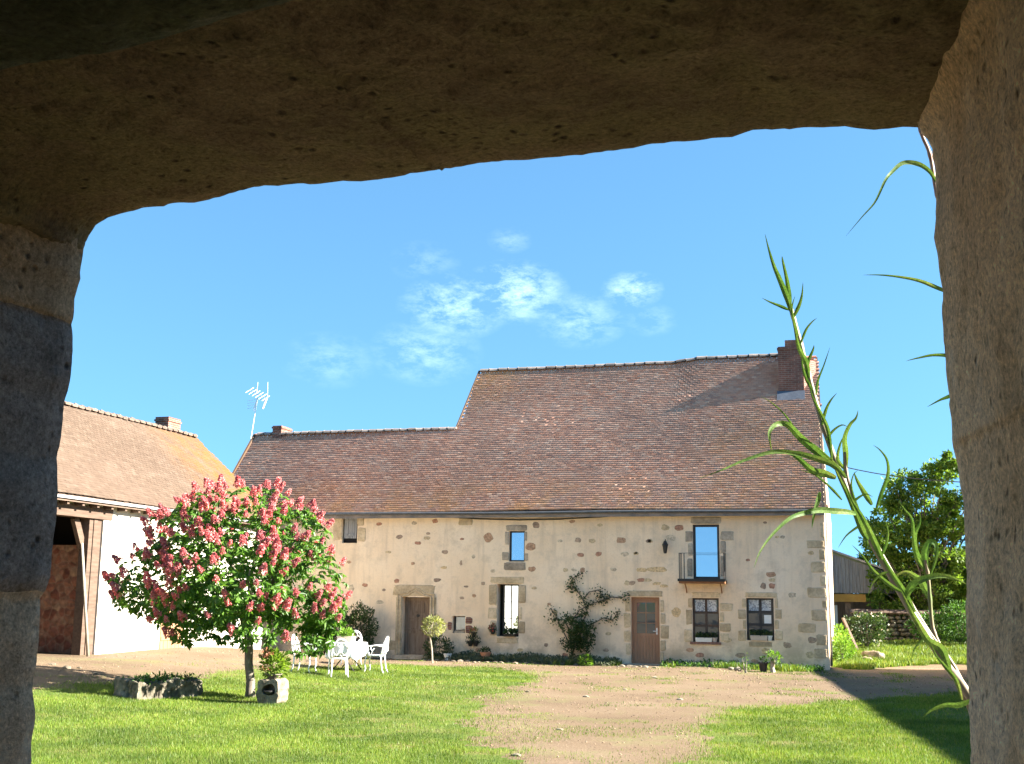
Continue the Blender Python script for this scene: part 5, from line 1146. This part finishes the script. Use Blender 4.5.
# table
p0 = GP(347, 670.5); tx, ty, tz = p0.x, p0.y, p0.z; TA, TB, TH = .52, .42, .72
t = empty('garden_table', p0, 0, 'small garden table on crossed dark legs, mostly hidden under a white cloth', 'table')
mb = MB(); n = 36; mb.add([(tx+TA*math.cos(2*math.pi*k/n), ty+TB*math.sin(2*math.pi*k/n), tz+TH-.03) for k in range(n)]+[(tx+TA*math.cos(2*math.pi*k/n), ty+TB*math.sin(2*math.pi*k/n), tz+TH) for k in range(n)], [tuple(range(n))[::-1], tuple(range(n, 2*n))]+[(k, (k+1) % n, n+(k+1) % n, n+k) for k in range(n)]); keep(mb.build('tabletop', MT['whitemetal'], None), t)
for sy in (-1, 1):
    for sx in (-1, 1): mb = MB(); mb.tube([(tx-sx*.26, ty+sy*.24, tz+TH-.03), (tx+sx*.30, ty+sy*.26+.02*sx, tz)], .016, 6); keep(mb.build('leg', MT['iron'], None), t)
mb = MB(); nr = 14; n = 96; vs = [(tx, ty, tz+TH+.006)]; hang = .34
for j in range(1, nr+1):
    for k in range(n):
        a = 2*math.pi*k/n; ca, sa = math.cos(a), math.sin(a); corner = 1+.55*abs(math.sin(2*a))**2.2
        if j <= 5: q = j/5; vs.append((tx+TA*ca*q*1.01, ty+TB*sa*q*1.01, tz+TH+.006))
        else:
            q = (j-5)/(nr-5); fold = math.sin(a*11+math.sin(a*3)*1.2)*.045*q; rr = 1.015+.05*q+.12*q*(corner-1); vs.append((tx+(TA*rr+fold)*ca, ty+(TB*rr+fold)*sa, tz+TH+.004-hang*q*corner*.8*(1+.04*math.sin(a*5))))
fs = [(0, 1+k, 1+(k+1) % n) for k in range(n)]
for j in range(nr-1):
    for k in range(n): fs.append((1+j*n+k, 1+(j+1)*n+k, 1+(j+1)*n+(k+1) % n, 1+j*n+(k+1) % n))
mb.add(vs, fs); o = mb.build('tablecloth', MT['cloth'], None, smooth=True); sm = o.modifiers.new('s', 'SOLIDIFY'); sm.thickness = .004; tag(o, 'white cloth draped over the garden table', 'tablecloth')
t = empty('planter_basket', (tx-.05, ty, tz+TH+.012), 0, 'pale oblong planter with a bright leafy plant standing on the tablecloth', 'planter'); mb = MB(); z_ = tz+TH+.013
mb.hexa([(tx-.25, ty-.1, z_), (tx+.13, ty-.1, z_), (tx+.13, ty+.1, z_), (tx-.25, ty+.1, z_), (tx-.28, ty-.12, z_+.15), (tx+.16, ty-.12, z_+.15), (tx+.16, ty+.12, z_+.15), (tx-.28, ty+.12, z_+.15)]); keep(mb.build('planter', MT['paleterra'], None), t)
n = 330; d = nrm(rng.normal(size=(n, 3))); P = np.array([tx-.06, ty, z_+.2])+d*np.array([.2, .13, .13])*rng.random((n, 1))**.5; keep(leaves('foliage', P, nrm(d+np.array([0, 0, .5])), .05+.04*rng.random(n), MT['leaf_bright'], wid=.55), t)
# low white bench behind
p = GP(279, 652.5); t = empty('low_bench', p, 0, 'low white bench behind the chestnut trunk near the house wall', 'bench')
mb = MB(); mb.box((p.x-.35, p.y-.18, p.z+.27), (p.x+.35, p.y+.18, p.z+.31)); keep(mb.build('seat', MT['whitemetal'], None), t)
for sx in (-.3, .3): mb = MB(); mb.box((p.x+sx-.02, p.y-.15, p.z), (p.x+sx+.02, p.y+.15, p.z+.27)); keep(mb.build('leg', MT['whitemetal'], None), t)

# ================================================================== RIGHT BACKGROUND
SY = 53.0
z0_ = gz(0, SY)
shed = empty('shed', (-1, SY, z0_), 0, 'grey vertical boarded shed with a yellow beam behind the right corner of the farmhouse', 'shed')
def Sx(px, py): return onY(px, py, SY)
mb = MB(); tl, tr_ = Sx(815, 548), Sx(905, 578); zb = Sx(840, 593).z; n = 34; xa = tl.x-.5; xb_ = Sx(925, 590).x
for k in range(n):
    x0_ = xa+(xb_-xa)*k/n; x1_ = xa+(xb_-xa)*(k+1)/n-.012
    zt_ = lambda x: tl.z+(tr_.z-tl.z)*(x-tl.x)/(tr_.x-tl.x); off = .02*(k % 2)
    mb.hexa([(x0_, SY-off, zb), (x1_, SY-off, zb), (x1_, SY+.03, zb), (x0_, SY+.03, zb), (x0_, SY-off, zt_(x0_)), (x1_, SY-off, zt_(x1_)), (x1_, SY+.03, zt_(x1_)), (x0_, SY+.03, zt_(x0_))])
keep(mb.build('board_wall', MT['shutter'], None), shed)
mb = MB(); mb.hexa([(xa, SY+.04, zb), (xb_, SY+.04, zb), (xb_, SY+.1, zb), (xa, SY+.1, zb), (xa, SY+.04, zt_(xa)-.02), (xb_, SY+.04, zt_(xb_)-.02), (xb_, SY+.1, zt_(xb_)-.02), (xa, SY+.1, zt_(xa)-.02)]); keep(mb.build('backing', MT['oldwood'], None), shed)
mb = MB(); mb.hexa([(xa, SY-.15, tl.z+.30), (xb_, SY-.15, zt_(xb_)+.02), (xb_, SY+6, zt_(xb_)+.02), (xa, SY+6, tl.z+.30), (xa, SY-.15, tl.z+.38), (xb_, SY-.15, zt_(xb_)+.10), (xb_, SY+6, zt_(xb_)+.10), (xa, SY+6, tl.z+.38)]); keep(mb.build('roof', MT['zinc'], None), shed)
a, b = Sx(820, 594), Sx(866, 602); mb = MB(); mb.box((a.x, SY-.18, b.z), (b.x, SY-.03, a.z)); keep(mb.build('beam', MT['yellowbeam'], None), shed)
a, b = Sx(820, 605), Sx(838, 628); mb = MB(); mb.box((a.x, SY+.1, z0_), (b.x, SY+.16, a.z)); keep(mb.build('door', MT['paleblue'], None), shed)
mb = MB(); mb.box((xa, SY+3, z0_-.3), (xb_, SY+3.1, zb)); mb.box((xb_-.1, SY+.1, z0_-.3), (xb_, SY+6, zb)); keep(mb.build('back_wall', MT['oldwood'], None), shed)
a = Sx(848, 603); mb = MB(); mb.box((a.x-.12, SY-.08, z0_-.2), (a.x+.12, SY+.08, zb)); keep(mb.build('post', MT['oldwood'], None), shed)
# rubble wall with tile coping
WY = 50.5; a, b = onY(850, 612, WY), onY(1010, 612, WY); zt0 = a.z; zg = gz(1, WY)
gw = empty('garden_wall', ((a.x+b.x)/2, WY, zg), 0, 'low rubble stone wall with orange tile coping under the trees on the right', 'wall')
mb = MB(); i = 0; z = zg-.1
while z < zt0-.04:
    hh = random.uniform(.12, .2); x = a.x
    while x < b.x:
        ww = random.uniform(.18, .42); i += 1; mb.rock((x+ww/2, WY+random.uniform(-.02, .02), z+hh/2), (ww*.58, .2, hh*.6), 1, .18, i); x += ww
    z += hh
keep(mb.build('stones', MT['mossy'], None, smooth=True), gw)
mb = MB(); x = a.x
while x < b.x: mb.beam((x+.1, WY-.26, zt0-.03+random.uniform(-.01, .01)), (x+.1, WY+.1, zt0+.10), .2, .045); x += .215
keep(mb.build('coping', MT['beam'], None), gw)

def leafy_tree(name, base, trunks, lobes, n, size, mat, label, group='trees on the right beyond the garden wall', r0_=.16):
    t = empty(name, base, 0, label, 'tree', group); mb = MB()
    for (q0, q1, ra_, rb_) in trunks: limb(mb, q0, q1, ra_, rb_, 8, .05, 7)
    for (c, r) in lobes:
        for k in range(4): limb(mb, (base[0], base[1], base[2]+(c[2]-base[2])*.45), Vector(c)+Vector((random.uniform(-.5, .5)*r[0], random.uniform(-.5, .5)*r[1], random.uniform(-.2, .6)*r[2])), r0_*.45, .02, 6, .06, 5)
    keep(mb.build('trunk', MT['bark'], None, smooth=True), t); PP = []; DD = []
    vol = sum(r[0]*r[2] for c, r in lobes)
    for (c, r) in lobes:
        m = int(n*r[0]*r[2]/vol); ncl = max(8, int(14*r[0]*r[2])); dc = nrm(rng.normal(size=(ncl, 3)))*(.35+.65*rng.random((ncl, 1))**.5)*np.array(r)+np.array(c)
        k = rng.integers(0, ncl, m); d = nrm(rng.normal(size=(m, 3))); cs = (.16+.34*rng.random(ncl))[k][:, None]
        PP.append(dc[k]+d*cs*rng.random((m, 1))**.6*np.array([1, 1, .7])); DD.append(nrm(d+rng.normal(0, .6, d.shape)))
    PP = np.concatenate(PP); DD = np.concatenate(DD); k = PP[:, 2] > gz(0, base[1])+.1
    keep(leaves('crown', PP[k], DD[k], size*(.6+.8*rng.random(k.sum())), mat, wid=.6), t); return t
T1 = 52.0
def L(px, py, rx, rz, Y): c = onY(px, py, Y); s_ = (Y)/FPX*1.02; return ((c.x, c.y, c.z), (rx*s_, rx*s_*.9, rz*s_))
b = onY(928, 640, T1); b.z = gz(b.x, T1)
leafy_tree('leafy_tree', b, [(b, onY(922, 560, T1), .17, .1), (b, onY(945, 540, T1), .14, .06), (b+Vector((.5, 0, 0)), onY(955, 560, T1), .08, .04)], [L(925, 500, 34, 32, T1), L(950, 490, 30, 35, T1), L(900, 530, 30, 30, T1), L(935, 550, 42, 30, T1), L(965, 560, 40, 45, T1), L(905, 492, 20, 20, T1), L(890, 570, 24, 22, T1), L(985, 510, 40, 45, T1), L(945, 585, 34, 26, T1), L(975, 600, 34, 34, T1), L(915, 575, 24, 20, T1), L(895, 595, 24, 16, T1)], 33000, .15, MT['leaf_tree'], 'tall mid green tree rising behind the garden wall on the right')
b = onY(885, 640, 54); b.z = gz(b.x, 54)
leafy_tree('leafy_tree', b, [(b, onY(885, 560, 54), .12, .05)], [L(880, 560, 20, 24, 54), L(885, 530, 18, 25, 54), L(895, 585, 28, 20, 54), L(876, 585, 16, 16, 54)], 6500, .14, MT['leaf_tree'], 'smaller dark tree hanging over the boarded shed')
b = onY(950, 640, 56); b.z = gz(b.x, 56)
leafy_tree('leafy_tree', b, [(b, onY(950, 560, 56), .12, .05)], [L(930, 600, 30, 25, 56), L(960, 600, 30, 30, 56), L(985, 590, 40, 50, 56), L(900, 605, 24, 18, 56)], 12000, .17, MT['leaf_tree'], 'low dark tree filling the gap above the garden wall')
# far hedge so that the horizon is closed
x = rng.uniform(-14, 40, 26000); y = 66+rng.random(26000)*1.5; z = gz(5, 60)+rng.random(26000)**.8*(2.4+1.2*vnoise(x, y*0, .5, 3)); P = np.stack([x, y, z], -1)
tag(leaves('far_hedge', P, nrm(rng.normal(size=P.shape)), np.full(26000, .3), MT['leaf_dark'], wid=.7), 'dark hedge closing the view far beyond the garden wall', 'hedge', kind='stuff')
for (px, py, Y, rx, rz, n, lab) in ((935, 626, 49.2, .9, .5, 2000, 'rounded green shrub in front of the garden wall under the tall tree'), (962, 622, 48.6, .8, .75, 2400, 'taller green shrub at the right end of the garden wall beside the pillar')):
    p = onY(px, py, Y); bush('shrub', (p.x, Y, p.z), (rx, .7, rz), n, .12, MT['leaf_mid'], lab, stems=5)
# shrub with planks and bright weeds beside the gable
p = onY(866, 628, 47.0); bush('shrub', (p.x, 47.0, p.z), (.8, .6, .5), 2300, .11, MT['leaf_dark'], 'dark bramble with pale flowers in front of the garden wall', stems=6)
n = 26; d = nrm(rng.normal(size=(n, 3))+np.array([0, -.6, .3])); tt = [o for o in COL.objects if o.get('label') == 'dark bramble with pale flowers in front of the garden wall'][0]
keep(leaves('flowers', np.array([p.x+.2, 47.0, p.z])+d*np.array([.9, .7, .65]), nrm(rng.normal(size=(n, 3))), np.full(n, .09), MT['petal_white'], wid=.9), tt)
p = onY(842, 652, 42.5); bush('shrub', (p.x, 42.5, .45), (.34, 1.0, .45), 1800, .1, MT['leaf_bright'], 'bright green weeds crowding the sunlit gable corner', stems=3)
p = onY(838, 640, 45.5); bush('shrub', (p.x-.02, 45.5, .7), (.36, .6, .5), 1100, .1, MT['leaf_bright'], 'taller bright green bush beside the gable in front of the shed', stems=3)
for i, (px, py, Y, s_, lab) in enumerate(((873, 657, 43.2, .34, 'large pale boulder in the grass beyond the farmhouse corner'), (866, 660, 42.6, .18, 'smaller grey boulder left of the large pale one'))):
    p = onY(px, py, Y); zz = gz(p.x, Y); mb = MB(); mb.rock((p.x, Y, zz+s_*.35), (s_*1.1, s_*.8, s_*.55), 3, .22, i+60); tag(mb.build('boulder', MT['troughstone'], None, smooth=True), lab, 'boulder')
a, b = onY(843, 618, 46.2), onY(858, 646, 45.8); mb = MB(); mb.beam((a.x, 46.2, a.z), (b.x, 45.8, gz(b.x, 45.8)), .12, .05); tag(mb.build('plank', MT['beam'], None), 'brown plank leaning in the bramble by the garden wall', 'plank')
# overhead cable beyond
mb = MB(); a, b = onY(790, 452, 50), onY(960, 482, 50); a2 = a+(a-b)*.2
mb.tube([a.lerp(b, k/12)-Vector((0, 0, .25*math.sin(math.pi*k/12))) for k in range(13)], .02, 5); tag(mb.build('overhead_cable', MT['iron'], None), 'thin overhead cable crossing the sky right of the roof', 'cable')

# kerb of small stones along the shade line and a few bright stones on the drive
def scatter_stones(pix, label, group, sd_, smin, smax, name='stone'):
    for i, (px, py) in enumerate(pix):
        p = GP(px, py); s_ = random.uniform(smin, smax); mb = MB(); mb.rock((p.x, p.y, p.z+s_*.12), (s_, s_*.8, s_*.4), 1, .25, sd_+i); o = mb.build(name, MT['troughstone'], None, smooth=False); tag(o, label, 'stone', group)
scatter_stones([(x+random.uniform(-2, 2), 660.5+(x-420)*.030+random.uniform(-.5, .5)) for x in range(425, 660, 6)], 'small pale edging stone of the row along the shaded border of the house front', 'pale edging stones along the house border', 200, .06, .12, 'edging_stone')
scatter_stones([(52, 665), (66, 668), (80, 668), (95, 672), (120, 652), (175, 653), (195, 652), (182, 651.5)], 'small pale stone lying on the gravel in front of the white barn', 'pale stones before the barn', 300, .07, .15)
scatter_stones([(586, 697), (528, 692), (517, 756), (625, 690), (655, 678), (560, 730), (680, 700)], 'small pale stone lying loose on the gravel drive', 'pale stones on the drive', 400, .04, .08)

# ================================================================== GIANT REEDS just outside the doorway
def RP(px, py, Y): return onY(px, py, Y)
def smooth_path(P, m=8):
    out_ = []
    for i in range(len(P)-1):
        p0, p1, p2, p3 = P[max(i-1, 0)], P[i], P[i+1], P[min(i+2, len(P)-1)]
        for k in range(m):
            t = k/m; out_.append(.5*((2*p1)+(-p0+p2)*t+(2*p0-5*p1+4*p2-p3)*t*t+(-p0+3*p1-3*p2+p3)*t**3))
    out_.append(P[-1]); return out_
def ribbon(mb, pix, Y, wpx, twist=0.0, dY=0.0, prof=None, fold=.22, wsign=1, bl=.3):
    P = [RP(x, y, Y+dY*i/(len(pix)-1)) for i, (x, y) in enumerate(pix)]; C = smooth_path(P, 7); n = len(C); vs = []; fs = []; wd = wpx*.88*Y/FPX
    view = Vector((0, -1, 0))
    for i, c in enumerate(C):
        t = (C[min(i+1, n-1)]-C[max(i-1, 0)]).normalized(); s_ = t.cross(view).normalized(); nn = s_.cross(t)
        a = twist*.55*math.sin(i/n*math.pi*1.3); s2 = s_*math.cos(a)+nn*math.sin(a); n2 = s2.cross(t)
        u = i/(n-1); w2 = (min(1, (u+.04)/bl)**.6)*(1-u)**.85 if prof is None else prof(u); w2 = max(w2, .03)*wd/2*(1+.05*noise.noise(Vector((i*.9, wpx, pix[0][0]))))
        vs += [c-s2*w2+n2*w2*fold, c, c+s2*w2+n2*w2*fold]
    for i in range(n-1):
        for k in (0, 1): fs.append((i*3+k, i*3+k+1, (i+1)*3+k+1, (i+1)*3+k))
    mb.add(vs, fs)
def reed(name, label, stem, Y, w0, w1, leaves_, dY=0.0, matst='reedstem'):
    P = [RP(x, y, Y+dY*i/(len(stem)-1)) for i, (x, y) in enumerate(stem)]; C = smooth_path(P, 6); n = len(C)
    t = empty(name, (C[0].x, C[0].y, gz(C[0].x, C[0].y)), 0, label, 'reed', 'giant reeds growing outside the doorway'); mb = MB(); rs = []
    for i in range(n): u = i/(n-1); r_ = (w0+(w1-w0)*u)*Y/FPX/2; rs.append(r_*(1.22 if i % 7 == 0 else 1.0))
    mb.tube(C, rs, 10); keep(mb.build('stem', MT[matst], None, smooth=True), t)
    for lf in leaves_:
        mb = MB(); ribbon(mb, lf[0], Y+(lf[2] if len(lf) > 2 else 0), lf[1], *(lf[3:] if len(lf) > 3 else ())); keep(mb.build('leaf', MT['reedleaf2'], None, smooth=False), t)
    return t
reed('giant_reed', 'tall leaning reed with pale stem and arching leaves crossing in front of the house end',
  [(1420,1500),(1230,1120),(1080,880),(1000,746),(964,688),(948,667),(919,624),(895,583),(867,533),(848,492),(831,449),(817,406),(804,357),(791,309),(784,290)], 3.0, 10, 4,
  [([(800,345),(806,330),(812,322),(817,318)], 4, .01, .2), ([(812,390),(806,378),(802,362),(803,350)], 5, -.01, .3), ([(826,440),(834,430),(842,425),(848,427)], 4, .02, .3), ([(798,336),(794,322),(792,308),(795,296)], 5, .0, .2), ([(850,505),(858,498),(866,494),(873,497)], 4, .02, .3), ([(862,525),(856,528),(846,536),(838,548)], 4, -.02, .3), ([(880,558),(886,545),(888,532),(885,520)], 5, .01, .3), ([(888,572),(880,575),(872,584),(868,596)], 4, .0, .3), ([(905,602),(910,592),(918,588),(926,592)], 5, .0, .3), ([(928,636),(922,640),(914,650),(911,662)], 4, .0, .3),
   ([(791,312),(788,300),(780,280),(774,266),(769,250),(765,234)], 9, 0, .3), ([(790,310),(789,295),(787,280),(783,262),(782,256)], 8, .02, .3), ([(789,310),(780,306),(770,302),(762,298)], 5, .01, .2), ([(793,318),(799,306),(802,295),(803,282)], 6, .02, .2),
   ([(809,378),(806,362),(799,348),(795,330),(791,314)], 8, -.02, .4), ([(806,372),(808,362),(813,350),(814,345)], 6, .0, .2), ([(816,395),(818,381),(824,365),(830,347)], 4, .03, .5), ([(822,425),(826,410),(831,400),(837,393)], 5, .03, .3),
   ([(832,462),(828,430),(818,408),(812,395),(806,372)], 6, -.02, .3),
   ([(838,470),(820,455),(801,438),(788,425),(777,424),(770,431),(770,442),(773,456)], 11, .0, .5, -.1), ([(846,478),(835,466),(815,458),(795,453),(772,452),(745,460),(722,470),(700,478)], 9, -.03, .5, -.15),
   ([(838,466),(820,450),(800,435),(785,415),(772,403),(761,396)], 4, .02, .3), ([(836,478),(826,474),(812,470),(798,458),(787,452),(776,453)], 11, -.01, .3), ([(842,500),(830,487),(815,475),(800,470)], 4, -.01, .2),
   ([(820,492),(818,500),(815,510),(813,520),(812,528)], 7, -.02, .9), ([(856,514),(848,512),(835,511),(820,510),(804,513),(789,519),(772,535),(760,552),(754,568)], 9, -.05, .4, -.2),
   ([(868,540),(862,530),(850,500),(838,475),(830,455)], 9, -.03, .2), ([(882,560),(876,545),(864,520),(852,500),(844,480)], 9, -.04, .3),
   ([(902,592),(890,585),(873,570),(862,555),(852,545)], 6, .02, .2), ([(915,612),(903,590),(890,570),(878,548),(872,530)], 8, .03, .3),
   ([(950,672),(942,650),(928,640),(916,620),(908,605),(900,588)], 12, -.04, .25), ([(962,700),(956,680),(944,665),(936,655),(928,636)], 6, -.05, .2), ([(972,700),(958,705),(945,705),(932,710),(922,718)], 8, -.06, .4),
   ([(868,545),(862,520),(852,490),(853,476),(858,470)], 4, .03, .2), ([(905,600),(912,585),(930,577),(945,576),(958,580),(966,584)], 10, .02, .6)], dY=.35)
reed('giant_reed', 'shorter upright reed shoot with wide drooping leaves beside the leaning reed',
  [(1080,1500),(1030,1000),(1000,800),(972,715),(954,675),(942,650),(933,629),(930,600),(928,575),(925,560)], 3.4, 5, 3,
  [([(929,585),(926,566),(925,552),(930,542),(936,545),(936,558),(931,574),(928,586)], 10, 0, .5), ([(926,570),(918,560),(914,540),(912,520),(905,510),(899,502)], 7, .02, .4), ([(931,600),(925,588),(918,578),(905,572),(893,578)], 11, .02, .5), ([(925,562),(916,552),(915,535),(920,522),(919,510)], 8, .03, .5)])
reed('giant_reed', 'slim reed shoot with wavy leaves rising between the leaning reed and the tree',
  [(1100,1500),(1050,1000),(1000,780),(960,678),(930,634),(900,586),(874,540),(856,505),(847,475),(845,452)], 3.2, 5, 2.5,
  [([(845,474),(846,455),(845,438),(850,425),(856,418),(858,410)], 9, 0, .9), ([(876,510),(881,495),(888,475),(887,460),(880,450),(873,445)], 6, .02, .5), ([(872,505),(864,492),(857,480),(854,472)], 8, .0, .3), ([(846,470),(838,460),(840,445),(846,432)], 6, .02, .4)])
reed('giant_reed', 'reed hidden behind the right pillar with thin leaves poking out beside it',
  [(1090,1500),(1040,900),(1000,600),(975,400),(955,270),(944,220),(936,190),(930,155),(922,135),(915,110)], 2.9, 5, 3.5,
  [([(938,186),(930,172),(918,164),(903,163),(892,172),(885,181),(875,202),(862,217),(846,236)], 7, 0, .4, -.1), ([(968,300),(940,289),(920,281),(900,277),(880,275),(863,275)], 6, .0, .2), ([(985,366),(955,357),(935,355),(918,358),(906,361)], 6, .0, .2), ([(975,385),(950,396),(940,400),(927,407)], 6, 0, .2)], matst='reeddry')
